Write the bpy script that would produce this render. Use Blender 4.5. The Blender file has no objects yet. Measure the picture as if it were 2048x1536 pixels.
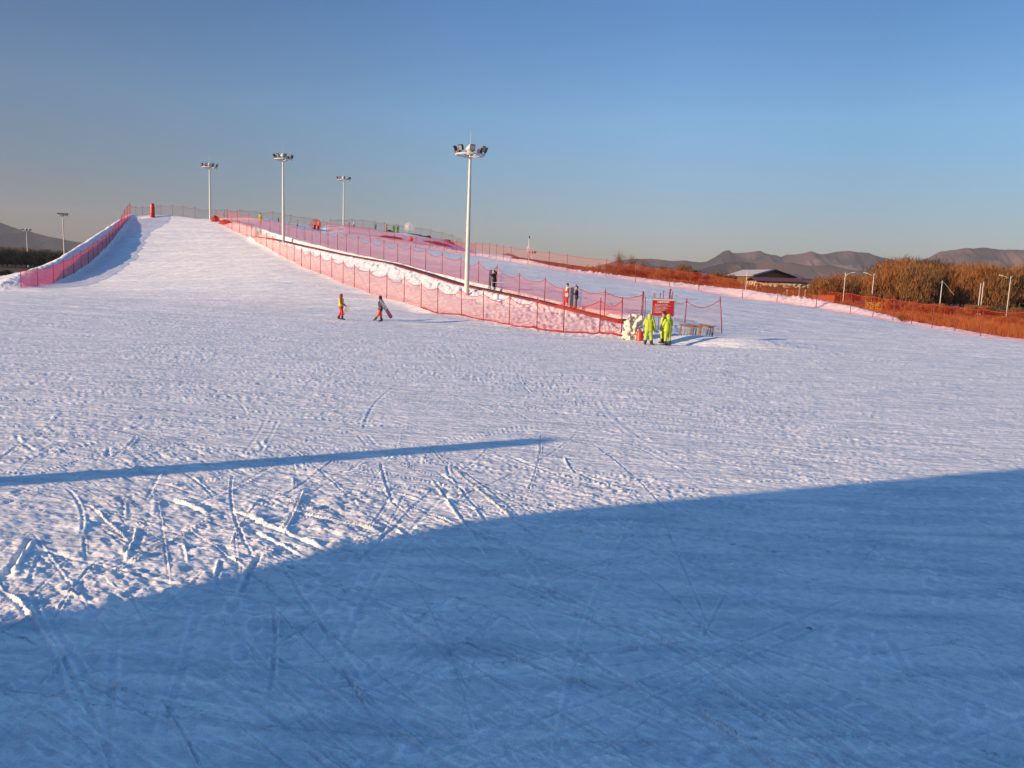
import bpy, bmesh, math, random
import numpy as np
from mathutils import Vector, Matrix
from mathutils.geometry import delaunay_2d_cdt
from mathutils.bvhtree import BVHTree

S = bpy.context.scene
C = S.collection
rnd = random.Random(7)
R = math.radians

# ------------------------------------------------------------------ camera
FPX, CAMH = 1600.0, 3.6
PITCH, ROLL = R(7.93), R(2.0)
_f = Vector((0, math.cos(PITCH), -math.sin(PITCH)))
_r0 = Vector((1, 0, 0)); _u0 = Vector((0, math.sin(PITCH), math.cos(PITCH)))
_r = _r0*math.cos(ROLL) + _u0*math.sin(ROLL)
_u = -_r0*math.sin(ROLL) + _u0*math.cos(ROLL)
CAM = Vector((0, 0, CAMH))
cam = bpy.data.cameras.new('camera')
cam.sensor_width = 36; cam.lens = 36*FPX/2048; cam.clip_end = 20000; cam.clip_start = .1
co = bpy.data.objects.new('camera', cam); C.objects.link(co)
m = Matrix((_r, _u, -_f)).transposed().to_4x4(); m.translation = CAM
co.matrix_world = m
S.camera = co

def P(u, v, D):
    """3D point at forward distance D whose direction is photo position (u, v)"""
    ray = _f*FPX + _r*(u-1024) - _u*(v-768)
    return CAM + ray*(D/ray.y)

# ------------------------------------------------------------------ sky, sun, exposure
SUN_EL, SUN_AZ = R(14.0), R(-118)
w = bpy.data.worlds.new('World'); S.world = w; w.use_nodes = True
nt = w.node_tree; N = nt.nodes; L = nt.links
sk = N.new('ShaderNodeTexSky'); sk.sky_type = 'NISHITA'; sk.sun_disc = False
sk.sun_elevation = SUN_EL; sk.sun_rotation = SUN_AZ
sk.air_density = 1.0; sk.dust_density = 0.35; sk.ozone_density = 2.6
tc = N.new('ShaderNodeTexCoord'); sx = N.new('ShaderNodeSeparateXYZ')
L.new(tc.outputs['Generated'], sx.inputs[0])
rp = N.new('ShaderNodeValToRGB'); L.new(sx.outputs['Z'], rp.inputs[0])
SKY_TINT = [(0.0, (.32, .30, .375)), (.04, (.355, .345, .43)), (.18, (.45, .55, .65)), (.30, (.345, .50, .66)), (.55, (.74, 1.10, 1.26))]
rp.color_ramp.elements[0].position = SKY_TINT[0][0]; rp.color_ramp.elements[0].color = (*SKY_TINT[0][1], 1)
rp.color_ramp.elements[1].position = SKY_TINT[-1][0]; rp.color_ramp.elements[1].color = (*SKY_TINT[-1][1], 1)
for p_, c_ in SKY_TINT[1:-1]:
    e = rp.color_ramp.elements.new(p_); e.color = (*c_, 1)
mx = N.new('ShaderNodeVectorMath'); mx.operation = 'MULTIPLY'
L.new(sk.outputs[0], mx.inputs[0]); L.new(rp.outputs[0], mx.inputs[1])
rx = N.new('ShaderNodeValToRGB'); ax = N.new('ShaderNodeMath'); ax.operation = 'ADD'; ax.inputs[1].default_value = .6
L.new(sx.outputs['X'], ax.inputs[0]); L.new(ax.outputs[0], rx.inputs[0])       # the sky is duller and warmer on the side of the hills to the left
rx.color_ramp.elements[0].position = .02; rx.color_ramp.elements[0].color = (.80, .68, .66, 1); rx.color_ramp.elements[1].position = .52; rx.color_ramp.elements[1].color = (1, 1, 1, 1)
for p_, c_ in ((.78, (1, 1, 1, 1)), (.98, (.82, .86, .86, 1))):
    e = rx.color_ramp.elements.new(p_); e.color = c_
mx2 = N.new('ShaderNodeVectorMath'); mx2.operation = 'MULTIPLY'; L.new(mx.outputs[0], mx2.inputs[0]); L.new(rx.outputs[0], mx2.inputs[1])
L.new(mx2.outputs[0], N['Background'].inputs[0]); N['Background'].inputs[1].default_value = 0.10

sl = bpy.data.lights.new('sun', 'SUN'); sl.energy = 3.6; sl.angle = R(.55); sl.color = (1, .68, .40)
so = bpy.data.objects.new('sun', sl); C.objects.link(so)
sdir = Vector((math.sin(SUN_AZ)*math.cos(SUN_EL), math.cos(SUN_AZ)*math.cos(SUN_EL), math.sin(SUN_EL)))
so.rotation_euler = sdir.to_track_quat('Z', 'Y').to_euler()
S.view_settings.view_transform = 'Standard'; S.view_settings.look = 'None'
S.view_settings.exposure = 1.18; S.view_settings.gamma = 1
S.cycles.max_bounces = 6; S.cycles.transparent_max_bounces = 24
S.cycles.volume_bounces = 0

# ------------------------------------------------------------------ helpers
def tag(o, label=None, cat=None, group=None, kind=None):
    if label: o['label'] = label
    if cat: o['category'] = cat
    if group: o['group'] = group
    if kind: o['kind'] = kind
    return o

def empty(name, loc, label=None, cat=None, group=None, rz=0):
    o = bpy.data.objects.new(name, None); C.objects.link(o)
    o.location = loc; o.rotation_euler = (0, 0, rz); o.empty_display_size = .2
    return tag(o, label, cat, group)

def link_mesh(name, me, mats=None, parent=None, smooth=False):
    if mats:
        for m_ in (mats if isinstance(mats, (list, tuple)) else [mats]): me.materials.append(m_)
    if smooth: me.polygons.foreach_set('use_smooth', [True]*len(me.polygons))
    o = bpy.data.objects.new(name, me); C.objects.link(o)
    if parent: o.parent = parent
    return o

def copy_tree(o, parent=None):
    c = o.copy(); C.objects.link(c); c.parent = parent
    for ch in o.children: copy_tree(ch, c)
    return c

class MB:
    def __init__(s): s.v = []; s.f = []; s.m = []
    def add(s, vs, fs, mi=0):
        b = len(s.v); s.v += [tuple(p) for p in vs]; s.f += [tuple(b+i for i in f) for f in fs]; s.m += [mi]*len(fs)
    def box(s, c, size, rot=None, mi=0):
        hx, hy, hz = size[0]/2, size[1]/2, size[2]/2
        vs = [Vector((x, y, z)) for z in (-hz, hz) for y in (-hy, hy) for x in (-hx, hx)]
        if rot is not None: vs = [rot @ p for p in vs]
        s.add([p+Vector(c) for p in vs], [(0, 2, 3, 1), (4, 5, 7, 6), (0, 1, 5, 4), (2, 6, 7, 3), (0, 4, 6, 2), (1, 3, 7, 5)], mi)
    def bar(s, a, b, w_, h_=None, mi=0):
        a, b = Vector(a), Vector(b); d = b-a
        q = d.to_track_quat('Z', 'Y').to_matrix()
        s.box((a+b)/2, (w_, h_ or w_, d.length), q, mi)
    def tube(s, pts, r, n=6, mi=0, caps=True):
        pts = [Vector(p) for p in pts]; rs = r if isinstance(r, (list, tuple)) else [r]*len(pts)
        b = len(s.v); ref = None
        for i, p in enumerate(pts):
            d = (pts[min(i+1, len(pts)-1)]-pts[max(i-1, 0)]).normalized()
            if ref is None: ref = Vector((0, 0, 1)) if abs(d.z) < .9 else Vector((1, 0, 0))
            a_ = d.cross(ref).normalized(); c_ = d.cross(a_)
            for k in range(n):
                t = 2*math.pi*k/n; s.v.append(tuple(p+(a_*math.cos(t)+c_*math.sin(t))*rs[i]))
        for i in range(len(pts)-1):
            for k in range(n):
                s.f.append((b+i*n+k, b+i*n+(k+1) % n, b+(i+1)*n+(k+1) % n, b+(i+1)*n+k)); s.m.append(mi)
        if caps:
            s.f.append(tuple(b+k for k in range(n))[::-1]); s.m.append(mi)
            s.f.append(tuple(b+(len(pts)-1)*n+k for k in range(n))); s.m.append(mi)
    def lathe(s, prof, c=(0, 0, 0), n=16, mi=0):
        b = len(s.v); c = Vector(c)
        for r_, z in prof:
            for k in range(n):
                t = 2*math.pi*k/n; s.v.append(tuple(c+Vector((r_*math.cos(t), r_*math.sin(t), z))))
        for i in range(len(prof)-1):
            for k in range(n):
                s.f.append((b+i*n+k, b+i*n+(k+1) % n, b+(i+1)*n+(k+1) % n, b+(i+1)*n+k)); s.m.append(mi)
    def mesh(s, name='m'):
        me = bpy.data.meshes.new(name); me.from_pydata(s.v, [], s.f)
        if any(s.m): me.polygons.foreach_set('material_index', s.m)
        me.update(); return me
    def build(s, name, mats, parent=None, smooth=False):
        return link_mesh(name, s.mesh(name), mats, parent, smooth)

# ------------------------------------------------------------------ materials
def mat(name, col, rough=.6, metal=0, vary=0., scale=8., bump=0., bscale=30., coat=0, spec=None, stretch=(1, 1, 1)):
    m_ = bpy.data.materials.new(name); m_.use_nodes = True
    n = m_.node_tree.nodes; l = m_.node_tree.links; b = n['Principled BSDF']
    b.inputs['Base Color'].default_value = (*col, 1); b.inputs['Roughness'].default_value = rough
    b.inputs['Metallic'].default_value = metal
    if spec is not None: b.inputs['Specular IOR Level'].default_value = spec
    tcn = n.new('ShaderNodeTexCoord'); mp = n.new('ShaderNodeMapping'); mp.inputs['Scale'].default_value = stretch
    l.new(tcn.outputs['Object'], mp.inputs[0])
    nz = n.new('ShaderNodeTexNoise'); nz.inputs['Scale'].default_value = scale; nz.inputs['Detail'].default_value = 4
    l.new(mp.outputs[0], nz.inputs['Vector'])
    mr = n.new('ShaderNodeMapRange'); mr.inputs['From Min'].default_value = .3; mr.inputs['From Max'].default_value = .7
    mr.inputs['To Min'].default_value = 1-vary; mr.inputs['To Max'].default_value = 1+vary
    l.new(nz.outputs[0], mr.inputs[0])
    vm = n.new('ShaderNodeVectorMath'); vm.operation = 'SCALE'; vm.inputs[0].default_value = col
    l.new(mr.outputs[0], vm.inputs['Scale']); l.new(vm.outputs[0], b.inputs['Base Color'])
    if bump:
        nb = n.new('ShaderNodeTexNoise'); nb.inputs['Scale'].default_value = bscale; nb.inputs['Detail'].default_value = 6
        l.new(mp.outputs[0], nb.inputs['Vector'])
        bp = n.new('ShaderNodeBump'); bp.inputs['Strength'].default_value = 1; bp.inputs['Distance'].default_value = bump
        l.new(nb.outputs[0], bp.inputs['Height']); l.new(bp.outputs[0], b.inputs['Normal'])
    return m_

def two_tone(name, a, b_, rough=.8, scale=1., lo=.45, hi=.55, bump=0, bscale=10, detail=5):
    m_ = bpy.data.materials.new(name); m_.use_nodes = True
    n = m_.node_tree.nodes; l = m_.node_tree.links; b = n['Principled BSDF']; b.inputs['Roughness'].default_value = rough
    b.inputs['Specular IOR Level'].default_value = .15
    tcn = n.new('ShaderNodeTexCoord'); nz = n.new('ShaderNodeTexNoise'); nz.inputs['Scale'].default_value = scale; nz.inputs['Detail'].default_value = detail
    l.new(tcn.outputs['Object'], nz.inputs['Vector'])
    r_ = n.new('ShaderNodeValToRGB'); r_.color_ramp.elements[0].position = lo; r_.color_ramp.elements[1].position = hi
    r_.color_ramp.elements[0].color = (*a, 1); r_.color_ramp.elements[1].color = (*b_, 1)
    l.new(nz.outputs[0], r_.inputs[0]); l.new(r_.outputs[0], b.inputs['Base Color'])
    if bump:
        nb = n.new('ShaderNodeTexNoise'); nb.inputs['Scale'].default_value = bscale; nb.inputs['Detail'].default_value = 6
        l.new(tcn.outputs['Object'], nb.inputs['Vector'])
        bp = n.new('ShaderNodeBump'); bp.inputs['Distance'].default_value = bump
        l.new(nb.outputs[0], bp.inputs['Height']); l.new(bp.outputs[0], b.inputs['Normal'])
    return m_

def net_mat(name, col, cover, cell=.11):
    """knotted mesh: diamond cells in metres along the net, the rest is open air"""
    m_ = bpy.data.materials.new(name); m_.use_nodes = True
    n = m_.node_tree.nodes; l = m_.node_tree.links
    for x in list(n): n.remove(x)
    out = n.new('ShaderNodeOutputMaterial'); uv = n.new('ShaderNodeUVMap'); uv.uv_map = 'UVMap'
    sp = n.new('ShaderNodeSeparateXYZ'); l.new(uv.outputs[0], sp.inputs[0])
    def mth(op, a, b=None):
        q = n.new('ShaderNodeMath'); q.operation = op
        for i, x in enumerate((a, b)):
            if x is None: continue
            if isinstance(x, (int, float)): q.inputs[i].default_value = x
            else: l.new(x, q.inputs[i])
        return q.outputs[0]
    th = 1-math.sqrt(1-cover)
    X, Y = sp.outputs['X'], sp.outputs['Y']
    def line(e):
        return mth('LESS_THAN', mth('FRACT', mth('DIVIDE', e, cell)), th)
    g = mth('MAXIMUM', line(mth('ADD', X, Y)), line(mth('SUBTRACT', X, Y)))
    hem = mth('LESS_THAN', Y, .02)
    g = mth('MAXIMUM', g, hem)
    df = n.new('ShaderNodeBsdfDiffuse'); df.inputs[0].default_value = (*col, 1)
    tl = n.new('ShaderNodeBsdfTranslucent'); tl.inputs[0].default_value = (*col, 1)
    m1 = n.new('ShaderNodeMixShader'); m1.inputs[0].default_value = .35; l.new(df.outputs[0], m1.inputs[1]); l.new(tl.outputs[0], m1.inputs[2])
    tr = n.new('ShaderNodeBsdfTransparent')
    m2 = n.new('ShaderNodeMixShader'); l.new(g, m2.inputs[0]); l.new(tr.outputs[0], m2.inputs[1]); l.new(m1.outputs[0], m2.inputs[2])
    l.new(m2.outputs[0], out.inputs[0])
    return m_

M = {
 'net': net_mat('red netting', (.66, .10, .04), .24),
 'net_mid': net_mat('crimson netting', (.45, .03, .05), .34),
 'net_thick': net_mat('dense red netting', (.62, .04, .055), .44),
 'net_rear': net_mat('far red netting', (.70, .065, .02), .16),
 'net_thin': net_mat('thin red netting', (.36, .06, .05), .11),
 'post': mat('red fibreglass post', (.22, .010, .016), .5),
 'postdark': mat('weathered dark red post', (.16, .025, .025), .6),
 'rope': mat('red rope', (.38, .03, .03), .8),
 'white_metal': mat('white painted steel', (.52, .51, .49), .45, vary=.06, scale=3),
 'steel': mat('galvanised steel', (.38, .38, .40), .4, .4, vary=.1),
 'lamp_black': mat('black lamp housing', (.025, .025, .03), .5),
 'lamp_glass': mat('lamp glass', (.22, .23, .25), .15, spec=.8),
 'carpet_edge': mat('dark red conveyor side', (.16, .008, .012), .6, vary=.2, scale=5),
 'carpet': mat('black rubber belt', (.04, .025, .03), .8),
 'rubber': mat('dark boots', (.018, .016, .016), .6),
 'lime': mat('lime padded fabric', (.36, .46, .04), .85, vary=.12, scale=7, bump=.02, bscale=9),
 'skin': mat('skin', (.42, .24, .17), .6),
 'hair': mat('black hair', (.012, .01, .01), .7),
 'black': mat('black fabric', (.018, .017, .02), .9, vary=.3, scale=6, bump=.015, bscale=12),
 'navy': mat('navy jacket', (.022, .026, .05), .85, vary=.3, scale=6, bump=.015, bscale=12),
 'greytrouser': mat('grey trousers', (.07, .07, .075), .9, vary=.2, scale=6, bump=.015, bscale=12),
 'greyjacket': mat('charcoal jacket', (.045, .052, .06), .9, vary=.3, scale=6, bump=.015, bscale=12),
 'redsuit': mat('red ski trousers', (.62, .012, .018), .8, vary=.15, scale=6, bump=.015, bscale=12),
 'redjacket': mat('orange red jacket', (.50, .05, .02), .8, vary=.15, scale=6, bump=.015, bscale=12),
 'orange': mat('orange trousers', (.80, .10, .035), .8, vary=.15, scale=6, bump=.015, bscale=12),
 'cream': mat('cream jacket panel', (.62, .55, .48), .8, vary=.12, scale=6),
 'brownfur': mat('rust hood', (.28, .05, .025), .9, vary=.3, scale=12),
 'vest': mat('high visibility vest', (.40, .55, .03), .7),
 'whiteboot': mat('pale ski boots', (.5, .52, .56), .5),
 'teal': mat('teal jacket', (.06, .14, .15), .8),
 'purple': mat('purple board', (.13, .03, .11), .35, vary=.2, scale=5),
 'boardblue': two_tone('grey blue board', (.05, .08, .13), (.25, .30, .42), .4, 9),
 'boardgrey': mat('slate board', (.05, .075, .09), .4),
 'redpaint': mat('red sign face', (.36, .008, .016), .5, vary=.06),
 'redplastic': mat('red plastic', (.60, .03, .02), .4, vary=.1, scale=4),
 'white': mat('white lettering', (.75, .72, .7), .6),
 'wood': mat('weathered wood', (.20, .12, .075), .85, vary=.35, scale=10, bump=.004, bscale=40, stretch=(1, 1, .2)),
 'woodpale': mat('pale wood', (.34, .26, .20), .85, vary=.3, scale=9),
 'tarpred': mat('red cloth', (.26, .012, .016), .8, vary=.25, scale=3),
 'concrete': mat('concrete', (.30, .29, .28), .9, vary=.15, scale=2),
 'plaster': mat('plaster wall', (.42, .38, .33), .9, vary=.1, scale=1),
 'yellow': two_tone('yellow banner with dark marks', (.09, .04, .012), (.42, .24, .04), .7, 4.5, .47, .50),
 'roofgrey': mat('frosted sheet roof', (.44, .42, .43), .6, vary=.08, scale=.6, stretch=(1, 1, 1)),
 'roofred': mat('maroon sheet roof', (.11, .022, .020), .6, vary=.15, scale=1),
 'wallolive': mat('olive hall wall', (.115, .085, .03), .85, vary=.25, scale=1.4, stretch=(3, 3, .3)),
 'wallbrown': mat('brown hall wall', (.42, .13, .065), .85, vary=.2, scale=1),
 'window_mottle': two_tone('window band with painted reflections', (.05, .065, .035), (.42, .45, .32), .6, 1.6, .46, .50),
 'darkgreen': mat('dark green wall', (.035, .045, .018), .9, vary=.2),
 'window': mat('dark window glass', (.03, .035, .04), .15),
 'evergreen': mat('dark evergreen needles', (.010, .014, .010), .9, vary=.3, scale=.8),
 'bark': mat('bark', (.06, .04, .025), .95, vary=.3, scale=3),
 'debris': mat('dark debris', (.012, .012, .014), .6),
 'hedge': mat('dark hedge', (.012, .013, .012), .9, vary=.3),
}
for k, c_ in (('twig1', (.21, .082, .020)), ('twig2', (.17, .080, .022)), ('twig3', (.12, .055, .018)), ('twig4', (.055, .034, .018))):
    M[k] = mat('dry willow twigs '+k[-1], c_, .9, vary=.45, scale=1.1)

# ------------------------------------------------------------------ terrain control lines
def PL(lst): return [P(*a) for a in lst]
F_BASE = PL([(1242.7, 671.5, 47), (1198.7, 671.5, 48), (1126.6, 667.5, 49), (1073.4, 660.7, 51), (1018, 652, 54), (966.6, 643, 57),
  (922.7, 633, 60.5), (875.5, 628.5, 63), (842, 616, 66), (808, 605, 69), (773.4, 598.6, 72), (739, 588, 75.5), (708.6, 575.8, 79),
  (686, 568, 82), (663.6, 557, 86), (640.6, 548, 90), (620.5, 540, 94), (603, 534.8, 98), (588.4, 525, 101), (574, 519, 105),
  (560, 512, 108.5), (546, 502.5, 112), (533, 497, 116), (522, 491, 119), (512, 487, 122), (503, 480, 126), (494, 474.6, 129),
  (479, 467, 133), (464, 461, 137), (448, 452, 141), (432, 442, 145)])
C_LINE = PL([(1251, 642.4, 50), (1155, 619, 56), (1089, 601.6, 60), (993, 579, 66), (927, 565, 70), (860, 545, 77), (794, 525, 84), (750, 516, 89),
  (708, 508, 94), (634, 491, 104), (571, 475, 114), (540, 465, 120), (512, 456, 126)])
M_BASE = PL([(1444, 669, 52), (1369.8, 641, 52.5), (1285, 630, 52.5), (1208.6, 627.4, 53.5), (1151, 610, 57), (1089, 599, 60.5), (1038, 586, 64),
  (993, 575, 67.5), (956.6, 565, 70.5), (921, 557, 73.5), (884, 549, 77.5), (851, 539.2, 81.5), (820.6, 532.5, 85), (795, 525, 88),
  (767.5, 518.6, 91.5), (741, 514, 94), (716, 509, 97.5), (693, 503.5, 100.5), (675, 500, 103), (656, 494.7, 106), (641, 490.8, 108),
  (624, 487, 111), (610, 481.6, 114), (593.7, 477, 117), (578, 473, 120), (560, 468, 124), (540, 463, 127), (520, 457, 131),
  (498, 450, 136), (475, 445, 141), (455, 440, 146)])
R_LOW = PL([(655, 467, 160), (700, 470.5, 157), (740, 478, 154), (790, 487, 151), (833, 495, 148), (890, 503, 144), (940, 510, 138),
  (980, 516, 127), (1023, 524, 117), (1057, 529, 112), (1099, 536, 108), (1135, 542.5, 105), (1213, 553, 101), (1272, 564, 99),
  (1340, 575, 96.5), (1398, 581, 94.5), (1485, 597, 91), (1554, 605.5, 88.5), (1632, 617, 86), (1700, 628, 83), (1745, 635, 80.5),
  (1785, 642.6, 78), (1863, 656, 70.5), (1960, 672, 62.5), (2048, 681.7, 57)])
_ru = [(655, 463.5, 161), (700, 467, 158.6), (740, 472, 156), (833, 488, 150), (890, 495, 146), (940, 502.5, 140), (998, 512, 125.5), (1057, 520, 114),
  (1106, 531, 109.5), (1143, 538.6, 106.3), (1213, 546.4, 102.8), (1272, 553.5, 101), (1340, 563, 98.4), (1421, 572, 95.6), (1495, 578.5, 92.6),
  (1554, 588, 90), (1632, 598.7, 87.6), (1700, 611, 84.6), (1745, 621, 82.2), (1785, 632, 79.6), (1863, 647.5, 72.1), (1960, 665, 64), (2048, 677, 58.3)]
R_TOP = PL(_ru)
RT_ANG = [math.atan2(p.x, p.y) for p in R_TOP]; RT_D = [p.y for p in R_TOP]
L_LOW = PL([(45, 575.5, 93), (110, 569, 99), (150, 553, 105), (180, 535, 112), (215, 502, 124), (240, 472, 136), (262, 440, 147)])
L_TOP = PL([(-30, 585, 91), (0, 569, 93), (30, 549, 97), (60, 538, 99), (110, 520, 103), (150, 495, 110), (190, 470, 121), (235, 441, 138), (262, 425, 149)])
K_LINE = PL([(285, 431, 150), (300, 430, 150.5), (340, 430.5, 150.5), (372, 433.5, 149.5), (400, 437, 148)])
SKYL = PL([(449, 435.5, 156), (488, 435.5, 158), (539, 437.5, 160), (568, 444, 161), (613, 449, 163), (638, 457, 166)])
_mu = [(650, 452, 168), (663, 448.5, 169), (686, 450.5, 170), (716, 454.5, 172), (749, 458.5, 174), (783, 464.5, 176), (816, 467, 178), (849, 473, 180),
  (891, 479, 182), (907, 486, 183), (932, 498, 184)]
MOUND = PL(_mu)
def MD(u): return float(np.interp(u, [q[0] for q in _mu], [q[2] for q in _mu]))

pts = []; edges = []
def addline(ps, cons=True):
    b = len(pts); pts.extend([(p[0], p[1], p[2]) for p in ps])
    if cons: edges.extend([(b+i, b+i+1) for i in range(len(ps)-1)])
for l_ in (F_BASE, C_LINE, M_BASE, R_LOW, R_TOP, L_LOW, L_TOP, K_LINE, SKYL, MOUND): addline(l_)
TOE = [(-62, 92.5, 0), (-57, 92.5, 0), (-52, 98, 0), (-43, 89, 0), (-33, 78, 0), (-23, 70, 0), (-14, 66, 0), (-8.5, 65, 0)]
addline(TOE[2:])
addline([(20, 50, 0), (26, 49, 0), (32, 48.5, 0), (36, 49, 0), (38, 48, 0)])
addline([(p.x-3.2, p.y+1, max(p.z-2.0, -.3)) for p in L_TOP])
addline([(p.x-12, p.y+3, -.3) for p in L_TOP])
_ro = [(p.x+.9, p.y+2.0, p.z-.25) for p in R_TOP[6:]]; addline(_ro)
addline([(p.x+1.8, p.y+4.8, max(p.z-1.5, -.1)) for p in R_TOP[6:]])
addline([(p.x+5, p.y+16, max(p.z-5, -.1)) for p in R_TOP[6:]], False)
addline([(p.x, p.y+7, p.z-.7) for p in list(K_LINE)+list(SKYL)], False)
addline([(p.x, p.y+9, p.z-1.2) for p in MOUND[:9]], False)
addline([(p.x, p.y+40, -.3) for p in list(K_LINE)+list(SKYL)+list(MOUND)], False)
for x, y in ((-100, -2), (-60, 0), (-20, 0), (20, 0), (60, 0), (100, -2), (-100, 60), (-60, 50), (-40, 60), (-20, 50), (0, 47), (10, 46), (30, 30), (50, 40), (100, 60),
             (-30, 70), (-75, 85), (-100, 120), (-100, 230), (0, 230), (60, 230), (100, 230), (60, 130), (100, 120), (60, 80), (45, 60), (-100, 180)):
    pts.append((x, y, 0 if y < 60 else -.15))
pu, ed_, fa, *_x = delaunay_2d_cdt([Vector((p[0], p[1])) for p in pts], edges, [], 0, 1e-4)
orig = _x[0]
pz = [sum(pts[i][2] for i in o_)/len(o_) if o_ else None for o_ in orig]
for i, z in enumerate(pz):
    if z is None:
        q = min(range(len(pts)), key=lambda k: (pts[k][0]-pu[i][0])**2+(pts[k][1]-pu[i][1])**2); pz[i] = pts[q][2]
GS = .25; GX0, GX1, GY0, GY1 = -100., 100., -2., 230.
nx_, ny_ = int((GX1-GX0)/GS)+1, int((GY1-GY0)/GS)+1
HG = np.zeros((ny_, nx_))
for t in fa:
    for k in range(1, len(t)-1):
        a, b, c = (t[0], t[k], t[k+1])
        (ax, ay), (bx, by), (cx, cy) = pu[a], pu[b], pu[c]
        i0 = max(0, int((min(ax, bx, cx)-GX0)/GS)); i1 = min(nx_-1, int((max(ax, bx, cx)-GX0)/GS)+1)
        j0 = max(0, int((min(ay, by, cy)-GY0)/GS)); j1 = min(ny_-1, int((max(ay, by, cy)-GY0)/GS)+1)
        if i1 < i0 or j1 < j0: continue
        X, Y = np.meshgrid(GX0+np.arange(i0, i1+1)*GS, GY0+np.arange(j0, j1+1)*GS)
        den = (by-cy)*(ax-cx)+(cx-bx)*(ay-cy)
        if abs(den) < 1e-12: continue
        w1 = ((by-cy)*(X-cx)+(cx-bx)*(Y-cy))/den; w2 = ((cy-ay)*(X-cx)+(ax-cx)*(Y-cy))/den; w3 = 1-w1-w2
        ins = (w1 > -1e-6) & (w2 > -1e-6) & (w3 > -1e-6)
        Z = w1*pz[a]+w2*pz[b]+w3*pz[c]
        sub = HG[j0:j1+1, i0:i1+1]; sub[ins] = Z[ins]
def gblur(A, s):
    r_ = int(3*s)+1; k = np.exp(-.5*(np.arange(-r_, r_+1)/s)**2); k /= k.sum()
    for ax in (0, 1):
        B = np.zeros_like(A); Ap = np.pad(A, [(r_, r_) if i == ax else (0, 0) for i in (0, 1)], mode='edge')
        for i, kk in enumerate(k):
            B += kk*(Ap[i:i+A.shape[0], :] if ax == 0 else Ap[:, i:i+A.shape[1]])
        A = B
    return A
def seg_dist(X, Y, line):
    best = np.full(X.shape, 1e9)
    for a, b in zip(line[:-1], line[1:]):
        dx, dy = b[0]-a[0], b[1]-a[1]; t = np.clip(((X-a[0])*dx+(Y-a[1])*dy)/(dx*dx+dy*dy), 0, 1)
        best = np.minimum(best, np.hypot(X-a[0]-t*dx, Y-a[1]-t*dy))
    return best
gXX, gYY = np.meshgrid(GX0+np.arange(nx_)*GS, GY0+np.arange(ny_)*GS)
dd = np.full(HG.shape, 1e9)
for l_ in (F_BASE, C_LINE, M_BASE, R_LOW, R_TOP, L_LOW, L_TOP, K_LINE, SKYL, MOUND):
    dd = np.minimum(dd, seg_dist(gXX, gYY, [(p.x, p.y) for p in l_]))
t_ = np.clip((dd-1.0)/7.0, 0, 1); t_ = t_*t_*(3-2*t_)
_s = gblur(HG, 1.5); HG = _s*(1-t_)+gblur(_s, 14)*t_
t_ = np.clip((dd-1.0)/4.0, 0, 1); HG = HG*(1-t_)+gblur(HG, 7)*t_

def HB(x, y):
    """base height, arrays"""
    x = np.asarray(x, float); y = np.asarray(y, float)
    fx = np.clip((x-GX0)/GS, 0, nx_-1.001); fy = np.clip((y-GY0)/GS, 0, ny_-1.001)
    i = fx.astype(int); j = fy.astype(int); tx = fx-i; ty = fy-j
    return ((HG[j, i]*(1-tx)+HG[j, i+1]*tx)*(1-ty) + (HG[j+1, i]*(1-tx)+HG[j+1, i+1]*tx)*ty)

def perlin(x, y, seed=0):
    rs = np.random.RandomState(seed); perm = rs.permutation(256); ang = rs.rand(256)*2*np.pi
    gx, gy = np.cos(ang), np.sin(ang)
    xi = np.floor(x).astype(int); yi = np.floor(y).astype(int); xf = x-xi; yf = y-yi
    u = xf*xf*xf*(xf*(xf*6-15)+10); v = yf*yf*yf*(yf*(yf*6-15)+10)
    def g(a, b):
        h = perm[(perm[(xi+a) & 255]+yi+b) & 255]; return gx[h]*(xf-a)+gy[h]*(yf-b)
    n00, n10, n01, n11 = g(0, 0), g(1, 0), g(0, 1), g(1, 1)
    return (n00*(1-u)+n10*u)*(1-v)+(n01*(1-u)+n11*u)*v
def fbm(x, y, o=4, seed=0, gain=.5):
    s = 0; a = 1
    for k in range(o): s = s+a*perlin(x*2**k+k*17.3, y*2**k+k*5.7, seed+k); a *= gain
    return s
def sstep(a, b, x):
    t = np.clip((x-a)/(b-a), 0, 1); return t*t*(3-2*t)

# ------------------------------------------------------------------ snow ground sheet
phi_f = np.arange(-38, 38.001, .085)
phi = np.radians(np.concatenate([np.arange(-180, -38.01, 2.0), phi_f, np.arange(40, 179.9, 2.0)]))
rr = [.3, 1, 2, 3, 3.6]; r_ = 4.
while r_ < 190:
    rr.append(r_); r_ += min(r_*r_*.9/2880, .3)
while r_ < 9000:
    rr.append(r_); r_ *= 1.06
rr = np.array(rr)
PH, RR = np.meshgrid(phi, rr)
GXm = RR*np.sin(PH); GYm = RR*np.cos(PH)
inb = (GXm > GX0+1) & (GXm < GX1-1) & (GYm > GY0+1) & (GYm < GY1-1)
Zm = np.where(inb, HB(GXm, GYm), np.where(GYm < 60, 0., -.15))
near = sstep(120, 40, RR)
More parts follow.
